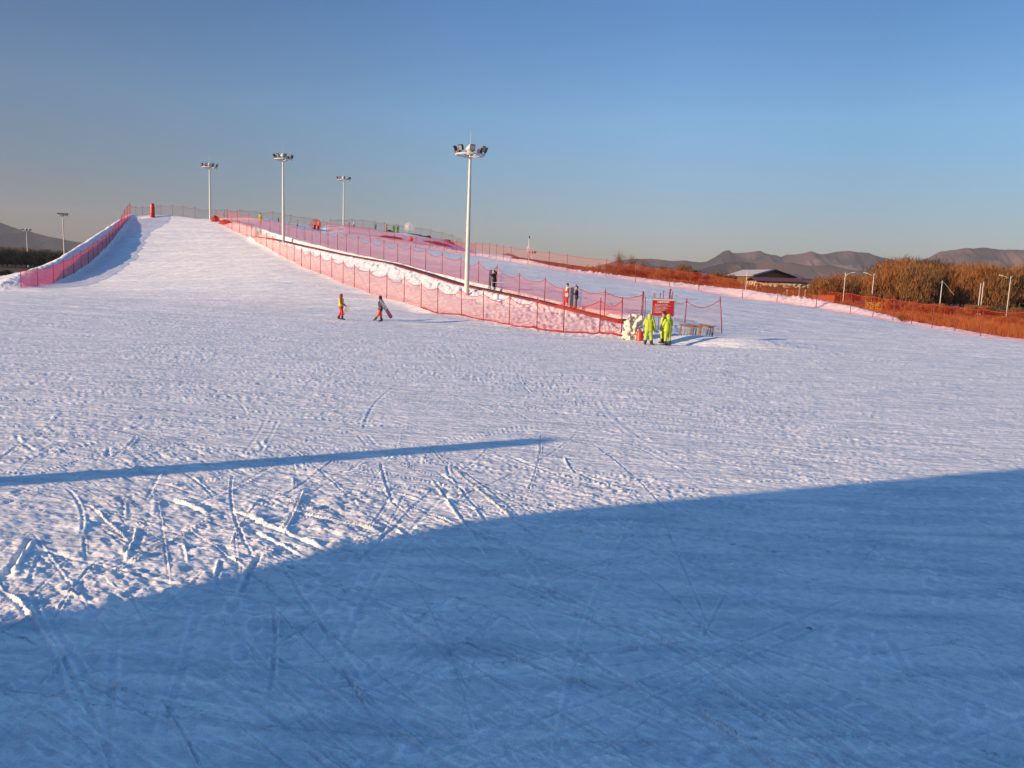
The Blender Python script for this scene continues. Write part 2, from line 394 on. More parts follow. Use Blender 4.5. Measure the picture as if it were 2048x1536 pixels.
# broad undulation, wind crust, tracks' grain; everything in metres on the ground
ca, sa = math.cos(R(-14)), math.sin(R(-14))
U_ = GXm*ca+GYm*sa; V_ = -GXm*sa+GYm*ca          # U_ runs along the usual direction of travel
Zm += .035*fbm(GXm/7, GYm/7, 2, 3) + .11*sstep(30, 60, RR)*fbm(U_/16, V_/3.5, 2, 4)
patch = sstep(-.2, .4, fbm(GXm/5, GYm/5, 3, 11)+.45*fbm(GXm/1.2, GYm/1.2, 3, 12))**1.3
flatm = sstep(1.2, .2, np.abs(Zm))
rough = (.30+.80*patch)*(1-.22*sstep(11, 18, RR))
cb, sb_ = math.cos(R(-45)), math.sin(R(-45)); U2 = GXm*cb+GYm*sb_; V2 = -GXm*sb_+GYm*cb
mxs_ = sstep(-13, -2, GXm+.12*GYm+2*perlin(GXm/6, GYm/6, 8))
def aniso(lu, lv, o, sd, gn=.5): return fbm(U_/lu, V_/lv, o, sd, gn)*(1-mxs_)+fbm(U2/lu, V2/lv, o, sd+7, gn)*mxs_
c1 = aniso(1.3, .28, 4, 21); c2 = aniso(.30, .15, 3, 31, .65); c3 = aniso(.60, .10, 3, 41, .6)
crumb = np.maximum(c2, -.12)
fnear = sstep(16, 7, RR)
c4 = 1-np.abs(fbm(U_/.55, V_/.30, 3, 45, .6))*2.2
Zm += rough*(.019*c1 + .022*c3) + near*rough*(.015*crumb+.006*np.maximum(c4, 0))+near*.014*fbm(GXm/.11, GYm/.09, 2, 46, .7)*rough + fnear*.0045*fbm(GXm/.045, GYm/.04, 2, 47) + fnear*.010*fbm(GXm/.10, GYm/.10, 2, 51)*rough
leftrough = sstep(1, -4, GXm)*sstep(5, 7, RR)*sstep(16, 11, RR)
Zm += leftrough*(.05*np.maximum(fbm(GXm/.5, GYm/.5, 3, 61), -.1) + .022*fbm(GXm/.19, GYm/.19, 2, 62))
far = sstep(30, 60, RR)
Zm += far*inb*(.05*fbm(U_/5, V_/.9, 3, 71))

ipf0 = len(np.arange(-180, -38.01, 2.0)); lnphi = np.radians(-38)
def window(x0, x1, y0, y1, mg):
    cs = [(x, y) for x in (x0-mg, x1+mg) for y in (max(y0-mg, .5), y1+mg)]
    rs_ = [math.hypot(*c) for c in cs]; ph = [math.atan2(*c) for c in cs]
    rmin = math.hypot(0 if x0 < 0 < x1 else min(abs(x0-mg), abs(x1+mg)), max(y0-mg, .5))
    a = np.searchsorted(rr, rmin); b = np.searchsorted(rr, max(rs_))
    i0 = int((min(ph)-lnphi)/np.radians(.085)); i1 = int((max(ph)-lnphi)/np.radians(.085))+2
    i0 = max(0, i0); i1 = min(len(phi_f), i1)
    if i1 <= i0 or b <= a: return None
    return slice(a, b), slice(ipf0+i0, ipf0+i1)
wear_shade = np.zeros(Zm.shape)
def groove(path, width, depth, rim, side=0.0):
    path = np.array(path); W = window(path[:, 0].min(), path[:, 0].max(), path[:, 1].min(), path[:, 1].max(), width*3)
    if W is None: return
    X = GXm[W]; Y = GYm[W]; best = np.full(X.shape, 1e9); sgn = np.zeros(X.shape); tt = np.zeros(X.shape)
    n = len(path)-1
    for k in range(n):
        a = path[k]; d = path[k+1]-a; L2 = d@d
        t = np.clip(((X-a[0])*d[0]+(Y-a[1])*d[1])/L2, 0, 1)
        ex = X-a[0]-t*d[0]; ey = Y-a[1]-t*d[1]; q = np.hypot(ex, ey); mk = q < best
        best[mk] = q[mk]; sgn[mk] = np.sign(d[0]*ey-d[1]*ex)[mk]; tt[mk] = ((k+t)/n)[mk]
    fade = sstep(0, .12, tt)*sstep(1, .85, tt)
    br = .55+.9*perlin(X/.35, Y/.35, 5)+.3*perlin(X/.11, Y/.11, 6)
    e = best/width
    wear_shade[W] += fade*(1.2*np.clip(br, 0, 1.6)*np.exp(-((e-1.25)*2.0)**2)*(1+side*sgn)*min(1, rim/.02)-.8*np.exp(-(e*1.4)**4)*min(1, depth/.008))
    Zm[W] += fade*(-depth*np.exp(-(e*1.5)**4) + rim*np.clip(br, 0, 2)*np.exp(-((e-1.25)*2.2)**2)*(1+side*sgn))
def pit(cx, cy, L_, W_, ang, dep):
    W = window(cx, cx, cy, cy, L_*1.6)
    if W is None: return
    X = GXm[W]-cx; Y = GYm[W]-cy; a = X*math.cos(ang)+Y*math.sin(ang); b = -X*math.sin(ang)+Y*math.cos(ang)
    e = np.sqrt((a/L_)**2+(b/W_)**2)
    wear_shade[W] += -1.1*np.exp(-e**4)+.5*np.exp(-((e-1.35)*2.6)**2)
    Zm[W] += -dep*np.exp(-e**4) + dep*.35*np.exp(-((e-1.35)*2.6)**2)
def on_ground(u, v):
    ray = _f*FPX+_r*(u-1024)-_u*(v-768); t = -CAMH/ray.z; return (ray.x*t, ray.y*t)
def px_path(*uv): 
    g = [on_ground(*a) for a in uv]; out = []
    for k in range(len(g)-1):
        for s_ in range(4): out.append([g[k][i]+(g[k+1][i]-g[k][i])*s_/4 for i in (0, 1)])
    return out+[list(g[-1])]
# prominent tracks seen in the photo: ridges and cuts left by skis and boards
for pth, wd, dp, rm in [
  ([(340, 1000), (375, 1012), (410, 1026)], .08, .02, .06), ([(452, 1018), (500, 1036), (560, 1062), (605, 1080), (640, 1098)], .07, .02, .075),
  ([(495, 1005), (560, 1016), (640, 1036), (715, 1052), (765, 1068)], .06, .02, .06), ([(262, 955), (330, 968), (400, 990)], .06, .02, .035),
  ([(268, 1050), (262, 1080), (250, 1105), (244, 1122)], .05, .01, .06), ([(430, 1188), (436, 1150), (444, 1115)], .05, .01, .05),
  ([(360, 1085), (368, 1105), (370, 1125)], .04, .01, .045), ([(720, 1120), (745, 1090), (775, 1065), (800, 1045)], .06, .045, .02),
  ([(480, 1190), (500, 1140), (525, 1100)], .07, .045, .02), ([(60, 1080), (35, 1110), (15, 1150)], .08, .03, .05),
  ([(30, 870), (40, 885), (70, 903)], .07, .012, .03), ([(770, 1215), (820, 1250), (870, 1285), (915, 1310)], .07, .02, .035),
  ([(1000, 1150), (1060, 1170), (1130, 1195)], .07, .015, .035), ([(1270, 735), (1290, 762), (1320, 790)], .05, .01, .015),
  ([(1035, 745), (1042, 765), (1060, 785), (1090, 790)], .06, .015, .025), ([(500, 1060), (550, 1085), (640, 1130)], .06, .02, .04),
  ([(690, 960), (770, 980), (850, 1005)], .05, .015, .03), ([(870, 940), (905, 965), (930, 985)], .06, .015, .03),
  ([(1640, 960), (1500, 962), (1380, 958)], .06, .015, .03), ([(1180, 985), (1380, 985)], .06, .01, .03),
  ([(1800, 1420), (1850, 1450), (1900, 1475)], .06, .015, .03), ([(1190, 1210), (1290, 1250), (1390, 1280)], .05, .012, .02)]:
    groove(px_path(*pth), wd*.6, dp*.8, rm*.62, .8)
rs = np.random.RandomState(5)
for k in range(1000):
    y = 5+rs.rand()**1.5*52; x = (rs.rand()*2-1)*(y*.72+2)
    a = (R(-45) if x > -4 else R(-22))+rs.randn()*.22 if rs.rand() < .72 else rs.rand()*6.28
    if y < 16 and x < -1 and rs.rand() < .5: a = rs.choice([-.6, -1.0, 1.2, 1.9])+rs.randn()*.2
    ln = .7+rs.rand()**1.8*9; cur = rs.randn()*.12; pth = []
    for i in range(9):
        pth.append((x, y)); x += math.cos(a)*ln/8; y += math.sin(a)*ln/8; a += cur/8*ln/3
    pth = [q for q in pth if q[1] > 4.5]
    if len(pth) < 3: continue
    wd = .018+rs.rand()**2*.05; sc_ = .35+.6*rs.rand()
    if y < 12: wd *= .7
    groove(pth, wd*(1+(y > 25)*.4), .010*sc_, .016*sc_, rs.rand()-.5)
    if rs.rand() < .35:
        nrm = (-math.sin(a), math.cos(a)); o_ = .18+rs.rand()*.1
        groove([(q[0]+nrm[0]*o_, q[1]+nrm[1]*o_) for q in pth], wd, .010*sc_, .014*sc_, rs.rand()-.5)
for k in range(170):                               # the criss-crossed patch in the low sun on the left
    y = 6.2+rs.rand()*9; x = -9.5+rs.rand()*12; a = rs.choice([-.5, -.6, -.75, -.9, -1.1, 1.3, 1.8])+rs.randn()*.12; ln = .7+rs.rand()**1.5*4.5; cur = rs.randn()*.2; pth = []
    for i in range(7):
        pth.append((x, y)); x += math.cos(a)*ln/6; y += math.sin(a)*ln/6; a += cur/6
    pth = [q for q in pth if q[1] > 5]
    if len(pth) > 2: groove(pth, .012+rs.rand()*.022, .006+rs.rand()*.008, .010+rs.rand()**2*.024, rs.rand()*1.2-.2)
for k in range(95):                                # walking prints in short files
    y = 5.5+rs.rand()**1.2*24; x = (rs.rand()*2-1)*(y*.7+1); a = rs.rand()*6.28
    for i in range(rs.randint(2, 7)):
        if y < 5: break
        s_ = .09*(-1)**i
        pit(x-math.sin(a)*s_, y+math.cos(a)*s_, .155, .06, a+rs.randn()*.1, .007+rs.rand()*.010)
        x += math.cos(a)*.55; y += math.sin(a)*.55; a += rs.randn()*.12
# clods thrown up along the conveyor's bank, and lumpy ridges of ploughed snow
sel = (RR > 44) & (RR < 160) & inb & (np.abs(PH) < R(38))
X, Y = GXm[sel], GYm[sel]
add = np.zeros(X.shape)
lump = .5*np.maximum(fbm(X/1.1, Y/2.2, 3, 81), 0)+.9*np.maximum(fbm(X/.33, Y/.75, 2, 82), -.1)
cl = [(p.x-.5, p.y-1.6) for p in C_LINE[:11]]; dC = seg_dist(X, Y, cl)
add += np.exp(-(dC/.8)**2)*(.32*lump)
d2 = seg_dist(X, Y, [(8.5, 47.6), (5.5, 48.6), (3, 51), (1, 54.5), (-2, 60)]); add += np.exp(-(d2/1.8)**2)*.20*lump
dR = seg_dist(X, Y, [(p.x, p.y+.3) for p in R_TOP]); add += np.exp(-(dR/1.0)**2)*.30*lump*(.3+sstep(.0, .3, perlin(X/9, Y/9, 7)))
dL = seg_dist(X, Y, [(p.x, p.y) for p in L_TOP]); add += np.exp(-(dL/1.8)**2)*.30*lump
d3 = seg_dist(X, Y, [(p.x, p.y) for p in SKYL]); add += np.exp(-(d3/1.5)**2)*.5*lump
# low heap right of the conveyor's foot
for (hx, hy, sx_, sy_, hh) in ((12.6, 43.6, 2.6, 1.2, .36), (9.9, 44.9, 2.2, 1.2, .36), (15.2, 45.0, 2.6, 1.3, .22)):
    add += hh*np.exp(-((X-hx)/sx_)**2-((Y-hy)/sy_)**2)
_q = K_LINE[0]; add += .9*np.exp(-((X-_q.x-.6)/1.4)**2-((Y-_q.y+.8)/1.2)**2)*(.8+.6*lump)
for uq, hq in ((470, .7), (500, .9), (535, .8), (580, 1.0), (602, .8)):
    _q = P(uq, 445, 157); add += hq*np.exp(-((X-_q.x)/2.2)**2-((Y-_q.y)/1.3)**2)*(.5+1.6*lump)
# clear the belt's bed
Zm[sel] += .10*np.exp(-((seg_dist(X, Y, [(p.x-.1, p.y-.75) for p in C_LINE])/.35)**2))
dB = seg_dist(X, Y, [(p.x, p.y) for p in C_LINE]); add *= sstep(.45, 1.0, dB)
Zm[sel] += add

gx_r = np.interp(PH, RT_ANG, RT_D, left=400, right=56)
snowm = sstep(3.2, 2.2, RR*np.cos(PH)-gx_r-0.5+1.2*perlin(GXm/2.5, GYm/2.5, 9))
snowm = np.where(PH < RT_ANG[0], sstep(235, 225, RR), snowm)
angm = math.atan2(R_LOW[8].x, R_LOW[8].y)
snowm = np.where(PH < angm, sstep(215, 205, RR), snowm)
snowm = np.where(PH > R(38), sstep(52, 48, RR), snowm)
snowm = np.where((RR < 50), 1., snowm)
snowm = np.where(np.abs(PH) > R(80), sstep(130, 120, RR), snowm)

nr, nc = RR.shape
def H(x, y):
    """height of the finished ground at a point (nearest grid vertex)"""
    r_ = math.hypot(x, y); p_ = math.atan2(x, y)
    i = min(max(np.searchsorted(rr, r_), 1), nr-1); t = (r_-rr[i-1])/(rr[i]-rr[i-1])
    j = min(max(np.searchsorted(phi, p_), 1), nc-1); s_ = (p_-phi[j-1])/(phi[j]-phi[j-1])
    return float((Zm[i-1, j-1]*(1-s_)+Zm[i-1, j]*s_)*(1-t)+(Zm[i, j-1]*(1-s_)+Zm[i, j]*s_)*t)

cl3 = []
for p, q in zip(C_LINE[:-1], C_LINE[1:]):
    ns = max(1, int((q-p).length/1.5))
    for k in range(ns): cl3.append(p.lerp(q, k/ns))
cl3.append(C_LINE[-1])
hs = np.array([min(H(p.x-.35, p.y-.62), H(p.x, p.y)+.05) for p in cl3]); k5 = np.ones(5)/5
hs = np.convolve(np.pad(hs, 2, mode='edge'), k5, 'valid')
cl3 = [Vector((p.x, p.y, h+.0)) for p, h in zip(cl3, hs)]
X, Y = GXm[sel], GYm[sel]; best = np.full(X.shape, 1e9); zz = np.zeros(X.shape)
for a, b in zip(cl3[:-1], cl3[1:]):
    dx, dy = b.x-a.x, b.y-a.y; t = np.clip(((X-a.x)*dx+(Y-a.y)*dy)/(dx*dx+dy*dy), 0, 1)
    q = np.hypot(X-a.x-t*dx, Y-a.y-t*dy); mk = q < best; best[mk] = q[mk]; zz[mk] = (a.z+(b.z-a.z)*t)[mk]
Zs = Zm[sel]; mk = best < .66; Zs[mk] = np.minimum(Zs[mk], zz[mk]-.06); Zm[sel] = Zs
nr, nc = RR.shape
verts = np.empty((nr*nc+1, 3)); verts[:-1, 0] = GXm.ravel(); verts[:-1, 1] = GYm.ravel(); verts[:-1, 2] = Zm.ravel(); verts[-1] = (0, 0, 0)
ii, jj = np.meshgrid(np.arange(nr-1), np.arange(nc), indexing='ij'); jn = (jj+1) % nc
quads = np.stack([ii*nc+jj, ii*nc+jn, (ii+1)*nc+jn, (ii+1)*nc+jj], -1).reshape(-1, 4)
quads = quads[:, ::-1]
tris = np.stack([np.full(nc, nr*nc), (np.arange(nc)+1) % nc, np.arange(nc)], -1)
me = bpy.data.meshes.new('snow_ground'); me.vertices.add(len(verts)); me.vertices.foreach_set('co', verts.ravel().astype(np.float32))
nq, nt_ = len(quads), len(tris)
me.loops.add(nq*4+nt_*3); me.loops.foreach_set('vertex_index', np.concatenate([quads.ravel(), tris.ravel()]).astype(np.int32))
me.polygons.add(nq+nt_); me.polygons.foreach_set('loop_start', np.concatenate([np.arange(nq)*4, nq*4+np.arange(nt_)*3]).astype(np.int32))
me.update(calc_edges=True)
if me.polygons[100].normal.z < 0: me.flip_normals()
me.polygons.foreach_set('use_smooth', np.ones(nq+nt_, bool))
aw = me.attributes.new('wear_shade', 'FLOAT', 'POINT'); aw.data.foreach_set('value', np.append((np.clip(wear_shade, -1, 1)*.5+.5).ravel(), .5).astype(np.float32))
at = me.attributes.new('snow', 'FLOAT', 'POINT'); at.data.foreach_set('value', np.append(snowm.ravel(), 1).astype(np.float32))

ms = bpy.data.materials.new('packed snow and dry grass'); ms.use_nodes = True
n = ms.node_tree.nodes; l = ms.node_tree.links; b = n['Principled BSDF']
b.inputs['Roughness'].default_value = .75; b.inputs['Specular IOR Level'].default_value = .25
tcn = n.new('ShaderNodeTexCoord')
def noise(scale, det=5, src=None):
    q = n.new('ShaderNodeTexNoise'); q.inputs['Scale'].default_value = scale; q.inputs['Detail'].default_value = det
    l.new(src or tcn.outputs['Object'], q.inputs['Vector']); return q.outputs[0]
def ramp(src, stops):
    q = n.new('ShaderNodeValToRGB'); l.new(src, q.inputs[0]); e = q.color_ramp.elements
    e[0].position, e[0].color = stops[0][0], (*stops[0][1], 1); e[1].position, e[1].color = stops[-1][0], (*stops[-1][1], 1)
    for p_, c_ in stops[1:-1]: k = e.new(p_); k.color = (*c_, 1)
    return q.outputs[0]
sA = ramp(noise(1.1, 9), [(.32, (.80, .82, .86)), (.68, (.95, .94, .93))])
sB = ramp(noise(9, 8), [(.36, (.84, .86, .90)), (.56, (1., 1., 1.))])
mm_ = n.new('ShaderNodeMix'); mm_.data_type = 'RGBA'; mm_.blend_type = 'MULTIPLY'; mm_.inputs[0].default_value = 1; l.new(sA, mm_.inputs[6]); l.new(sB, mm_.inputs[7])
mps = n.new('ShaderNodeMapping'); mps.inputs['Rotation'].default_value = (0, 0, R(16)); mps.inputs['Scale'].default_value = (.18, 1, 1); l.new(tcn.outputs['Object'], mps.inputs[0])
mps2 = n.new('ShaderNodeMapping'); mps2.inputs['Rotation'].default_value = (0, 0, R(45)); mps2.inputs['Scale'].default_value = (.12, 1, 1); l.new(tcn.outputs['Object'], mps2.inputs[0])
prev = mm_.outputs[2]
for mpp, sc_q in ((mps, 2.6), (mps2, 3.4)):
    st = ramp(noise(sc_q, 9, mpp.outputs[0]), [(.38, (.82, .85, .89)), (.54, (1.02, 1.02, 1.02))])
    m3 = n.new('ShaderNodeMix'); m3.data_type = 'RGBA'; m3.blend_type = 'MULTIPLY'; m3.inputs[0].default_value = .8; l.new(prev, m3.inputs[6]); l.new(st, m3.inputs[7]); prev = m3.outputs[2]
awn = n.new('ShaderNodeAttribute'); awn.attribute_name = 'wear_shade'      # loose snow and polished ice, plus highlights and relief shade painted along tracks
aws = ramp(awn.outputs['Fac'], [(.0, (.88, .89, .92)), (.5, (.90, .90, .91)), (.75, (1.06, 1.05, 1.04)), (1., (1.10, 1.09, 1.08))])
m4 = n.new('ShaderNodeMix'); m4.data_type = 'RGBA'; m4.blend_type = 'MULTIPLY'; m4.inputs[0].default_value = 1; l.new(prev, m4.inputs[6]); l.new(aws, m4.inputs[7]); gr = ramp(noise(55, 8), [(.36, (.88, .89, .92)), (.60, (1.03, 1.03, 1.03))])
m5 = n.new('ShaderNodeMix'); m5.data_type = 'RGBA'; m5.blend_type = 'MULTIPLY'; m5.inputs[0].default_value = 1; l.new(m4.outputs[2], m5.inputs[6]); l.new(gr, m5.inputs[7]); snowc = m5.outputs[2]
grass = ramp(noise(1.3, 7), [(.3, (.035, .020, .010)), (.55, (.085, .045, .020)), (.75, (.15, .09, .045))])
an = n.new('ShaderNodeAttribute'); an.attribute_name = 'snow'
mxn = n.new('ShaderNodeMix'); mxn.data_type = 'RGBA'; l.new(an.outputs['Fac'], mxn.inputs[0]); l.new(grass, mxn.inputs[6]); l.new(snowc, mxn.inputs[7])
l.new(mxn.outputs[2], b.inputs['Base Color'])
mp = n.new('ShaderNodeMapping'); mp.inputs['Rotation'].default_value = (0, 0, R(45)); mp.inputs['Scale'].default_value = (.35, 1, 1)
l.new(tcn.outputs['Object'], mp.inputs[0])
b1 = n.new('ShaderNodeBump'); b1.inputs['Distance'].default_value = .035; l.new(noise(16, 9, mp.outputs[0]), b1.inputs['Height'])
b2 = n.new('ShaderNodeBump'); b2.inputs['Distance'].default_value = .07; l.new(noise(5.0, 8, mp.outputs[0]), b2.inputs['Height']); l.new(b1.outputs[0], b2.inputs['Normal'])
l.new(b2.outputs[0], b.inputs['Normal'])
g = link_mesh('snow_ground', me, ms); tag(g, 'packed ski piste snow rising into two slopes', kind='structure')

def G(p, dz=0): return Vector((p[0], p[1], H(p[0], p[1])+dz))
def GP(u, v, D): return G(P(u, v, D))

# ------------------------------------------------------------------ nets
POST_R = .034
def net_fence(name, base, heights, label, cat='safety net', mt='net', sag=.30, lean=None, postmat='post', group=None, brace=False, pile=0, nofirst=False, dips=True):
    base = [G(p) for p in base]
    if isinstance(heights, (int, float)): heights = [heights]*len(base)
    root = empty(name, base[0], label, cat, group); o0 = Vector(base[0])
    lean = lean or [(0, 0)]*len(base)
    tops = [b_+Vector((lx, ly, h)) for b_, h, (lx, ly) in zip(base, heights, lean)]
    mb = MB(); uvs = []; rp_ = MB(); br = MB()
    dist = 0
    for i in range(len(base)-1):
        a, b_ = base[i], base[i+1]; ta, tb = tops[i], tops[i+1]; L_ = (b_-a).length
        sg = sag*(.6+.8*rnd.random()) if dips else .03
        nx, nz = 8, 6; grid = []; off = len(mb.v); bul = rnd.uniform(-.12, .12)
        nrm = Vector((-(b_-a).y, (b_-a).x, 0)).normalized()
        topline = []
        for k in range(nx+1):
            t = k/nx; bot = a.lerp(b_, t); bot.z = max(bot.z-.05, H(bot.x, bot.y)-.01)+.02; top = ta.lerp(tb, t)*1.0; top.z -= .10+sg*4*t*(1-t)
            topline.append(top.copy())
            for q in range(nz+1):
                s_ = q/nz; p = bot.lerp(top, s_)+nrm*bul*math.sin(math.pi*t)*math.sin(math.pi*s_)
                mb.v.append(tuple(p-o0)); uvs.append((dist+t*L_, s_*(top-bot).length))
        for k in range(nx):
            for q in range(nz):
                x = off+k*(nz+1)+q; mb.f.append((x, x+nz+1, x+nz+2, x+1)); mb.m.append(0)
        rp_.tube([p-o0 for p in topline], .022, 4, caps=False)
        if brace:
            d = (a if rnd.random() < .8 else a.lerp(b_, .1))
            br.tube([d-o0+Vector((0, 0, .1)), ta.lerp(tb, .92)-o0-Vector((0, 0, .35))], .009, 3)
            lowl = [a.lerp(b_, t)+Vector((0, 0, .42-.25*4*t*(1-t)))-o0 for t in (0, .25, .5, .75, 1)]; br.tube(lowl, .010, 3)
        dist += L_
    me_ = mb.mesh('net'); ul = me_.uv_layers.new(name='UVMap'); li = np.empty(len(me_.loops), np.int32); me_.loops.foreach_get('vertex_index', li)
    ul.data.foreach_set('uv', np.array(uvs)[li].ravel()); link_mesh('netting', me_, M[mt], root, True)
    rp_.build('top_rope', M['rope'], root, True)
    if br.v: br.build('tie_rope', M['rope'], root)
    for i, (b_, t_) in enumerate(zip(base, tops)):
        p = MB(); e = t_+(t_-b_).normalized()*.08
        pr = POST_R*(.7 if mt == 'net_thin' and b_.y > 100 else 1); p.tube([b_-o0-Vector((0, 0, .15)), (b_+t_)/2-o0, e-o0], [pr, pr, pr*.9], 6)
        p.build('post', M[postmat], root, True)
    if pile:
        pm = MB()
        for i in range(pile):
            a, b_ = base[i], base[i+1]
            pp = [];rr_ = []
            for k in range(9):
                t = k/8; q = a.lerp(b_, t); q.z = H(q.x, q.y)
                pp.append(q-o0+Vector((0, -.08, .06))); rr_.append(.06+.07*rnd.random())
            pm.tube(pp, [q*.55 for q in rr_], 5)
        pm.build('loose_net_roll', M['tarpred'], root, True)
    return root

F_H = [2.2, 2.05, 1.9, 1.93, 1.98, 1.98, 1.98, 2.1, 2.0, 2.15, 2.2, 2.25, 2.2, 2.3, 2.2, 2.25, 2.15, 2.1, 2.05]+[2.0]*12
F_LEAN = [(.12, 0), (.05, 0), (.03, 0), (.02, 0), (.0, 0), (.12, 0), (.1, 0), (.12, 0)]+[(0, 0)]*23
net_fence('safety_net_fence', F_BASE, F_H, 'long sagging red safety net at the foot of the conveyor bank, beside the main slope',
          lean=[(-a*.4, b_) for a, b_ in F_LEAN], mt='net', sag=.42, brace=True, pile=8, group='red safety nets on posts')
M_H = [1.9*1.6/1.6*1.25, 1.5, 1.5, 1.75, 1.75, 1.8, 1.78, 1.82, 1.86, 1.86, 1.95, 2.0, 2.0, 2.0, 2.05, 2.0, 2.1, 2.1]+[1.95]*13
net_fence('safety_net_fence', M_BASE[2:], M_H[2:], 'red safety net on posts running along the far side of the conveyor belt',
          mt='net', sag=.38, group='red safety nets on posts')
net_fence('safety_net_fence', [M_BASE[0], M_BASE[1], P(1338, 636, 52.6)], [2.3, 1.5, 1.5], 'short red net behind the wooden racks, its end post leaning left',
          mt='net_thin', sag=.35, lean=[(-.28, 0), (.04, 0), (.05, 0)], group='red safety nets on posts')
_rl = []
for p, q in zip(R_LOW[:-1], R_LOW[1:]):
    nseg = max(1, int(round((Vector(q)-Vector(p)).length/4.2)))
    for k in range(nseg): _rl.append(Vector(p).lerp(Vector(q), k/nseg))
_rl.append(R_LOW[-1]); _rl.append(Vector((37.5, 50, 0)))
_ra = [p for p in _rl if p.x < -7]; _rb = [p for p in _rl if p.x >= -7]
net_fence('safety_net_fence', [Vector((p.x-.1, p.y-.25, 0)) for p in _ra+_rb[:1]], 2.1, 'denser crimson net at the top of the second slope, in front of the mound',
          mt='net_mid', sag=.15, postmat='postdark', group='red safety nets on posts')
net_fence('safety_net_fence', [Vector((p.x-.1, p.y-.25, 0)) for p in _rb], 2.15, 'red net running along the far edge of the second slope, dry bushes glowing through it',
          mt='net_rear', sag=.12, postmat='postdark', group='red safety nets on posts')
_ll = []
for p, q in zip(L_LOW[:-1], L_LOW[1:]):
    nseg = max(1, int(round((Vector(q)-Vector(p)).length/3.4)))
    for k in range(nseg): _ll.append(Vector(p).lerp(Vector(q), k/nseg))
_ll.append(L_LOW[-1])
_lh = list(np.interp(np.linspace(0, 1, len(_ll)), [0, .1, .35, .6, .78, .86, 1], [2.1, 2.2, 2.3, 1.8, 1.6, 2.4, 2.6]))
net_fence('safety_net_fence', [Vector((p.x-.1, p.y-.1, 0)) for p in _ll], _lh, 'crimson net fence climbing the snow bank left of the main slope',
          mt='net_thick', sag=.15, group='red safety nets on posts')
_kt = [P(u, 430, MD(u)+3 if u > 655 else D) for u, D in ((262, 150), (272, 151), (285, 152), (303, 152.5), (322, 153), (345, 153), (366, 153), (390, 153), (418, 154), (449, 159), (480, 161), (512, 163), (545, 164), (568, 165), (581, 166), (608, 168), (632, 170),
       (648, 173), (661, 176), (676, 178), (704, 180), (726, 180), (749, 180), (769, 179), (793, 178), (821, 176), (843, 174), (861, 171), (885, 168), (906, 163), (924, 158))]
net_fence('safety_net_fence', _kt, 2.4, 'thin net on dark posts along the skyline at the top of the slopes', mt='net_thin', sag=.25, postmat='postdark', group='red safety nets on posts')

# rolled red crash mat upright at the top left of the slope
b0 = GP(305, 429, 149); t_ = empty('crash_mat', b0, 'upright bright red padded mat at the top left corner of the main slope', 'crash mat')
mb = MB(); mb.lathe([(0, 0), (.40, 0), (.42, .3), (.40, 1.2), (.36, 2.3), (.30, 2.45), (0, 2.5)], n=12); mb.build('mat_roll', M['redplastic'], t_, True)
for z in (.6, 1.6):
    mb = MB(); mb.lathe([(.425, z), (.435, z+.04), (.425, z+.08)], n=12); mb.build('strap', M['black'], t_)

# heaped red net and cloth at the head of the conveyor
for (u, v, D, w_, h_, lab) in ((430, 440, 145, .9, 1.0, 'bundle of slack red net around the foot of the mast at the slope top'),
                         (450, 441, 143, 1.2, .75, 'orange red heap of folded net at the head of the conveyor')):
    b0 = GP(u, v, D); mb = MB(); n_ = 14
    rows = [(1., 0), (.95, .35), (.7, .7), (.35, .95), (.02, 1.)]
    for r_q, z in rows:
        for k in range(n_):
            a = 6.283*k/n_; f_ = 1+.25*rnd.uniform(-1, 1); mb.v.append((w_*r_q*math.cos(a)*f_, w_*.6*r_q*math.sin(a)*f_, h_*z*(1+.15*rnd.uniform(-1, 1))-.1))
    for i in range(len(rows)-1):
        for k in range(n_): mb.f.append((i*n_+k, i*n_+(k+1) % n_, (i+1)*n_+(k+1) % n_, (i+1)*n_+k)); mb.m.append(0)
    o = mb.build('net_bundle', M['tarpred'], None, True); o.location = b0; tag(o, lab, 'net bundle')

# ------------------------------------------------------------------ conveyor belt
conv = empty('conveyor_lift', cl3[0], 'red sided conveyor belt lift climbing the bank between two nets', 'conveyor lift'); o0 = cl3[0]
def ribbon(pts_, off0, off1, z0, z1):
    mb = MB(); 
    for i, p in enumerate(pts_):
        d = (pts_[min(i+1, len(pts_)-1)]-pts_[max(i-1, 0)]); d.z = 0; d.normalize(); nn = Vector((d.y, -d.x, 0))
        if nn.y > 0: nn = -nn          # towards the camera side
        for off, z in ((off0, z0), (off1, z0), (off1, z1), (off0, z1)): mb.v.append(tuple(p-o0+nn*off+Vector((0, 0, z))))
    for i in range(len(pts_)-1):
        for k in range(4): mb.f.append((i*4+k, i*4+(k+1) % 4, i*4+4+(k+1) % 4, i*4+4+k)); mb.m.append(0)
    e = (len(pts_)-1)*4; mb.f += [(0, 1, 2, 3), (e+3, e+2, e+1, e)]; mb.m += [0, 0]
    return mb
ribbon(cl3, .42, .50, -.13, .05).build('side_skirt', M['carpet_edge'], conv)
ribbon(cl3, -.50, -.42, -.13, .03).build('side_skirt', M['carpet_edge'], conv)
ribbon(cl3, -.418, .418, -.13, .02).build('belt', M['carpet'], conv)
ribbon([p for p in cl3 if p.y < 63], .505, .55, -.13, .10).build('side_rail', M['carpet_edge'], conv)
mb = MB(); mb.box((0, 0, .05), (.9, .4, .34)); mb.build('drive_housing', M['carpet_edge'], conv)

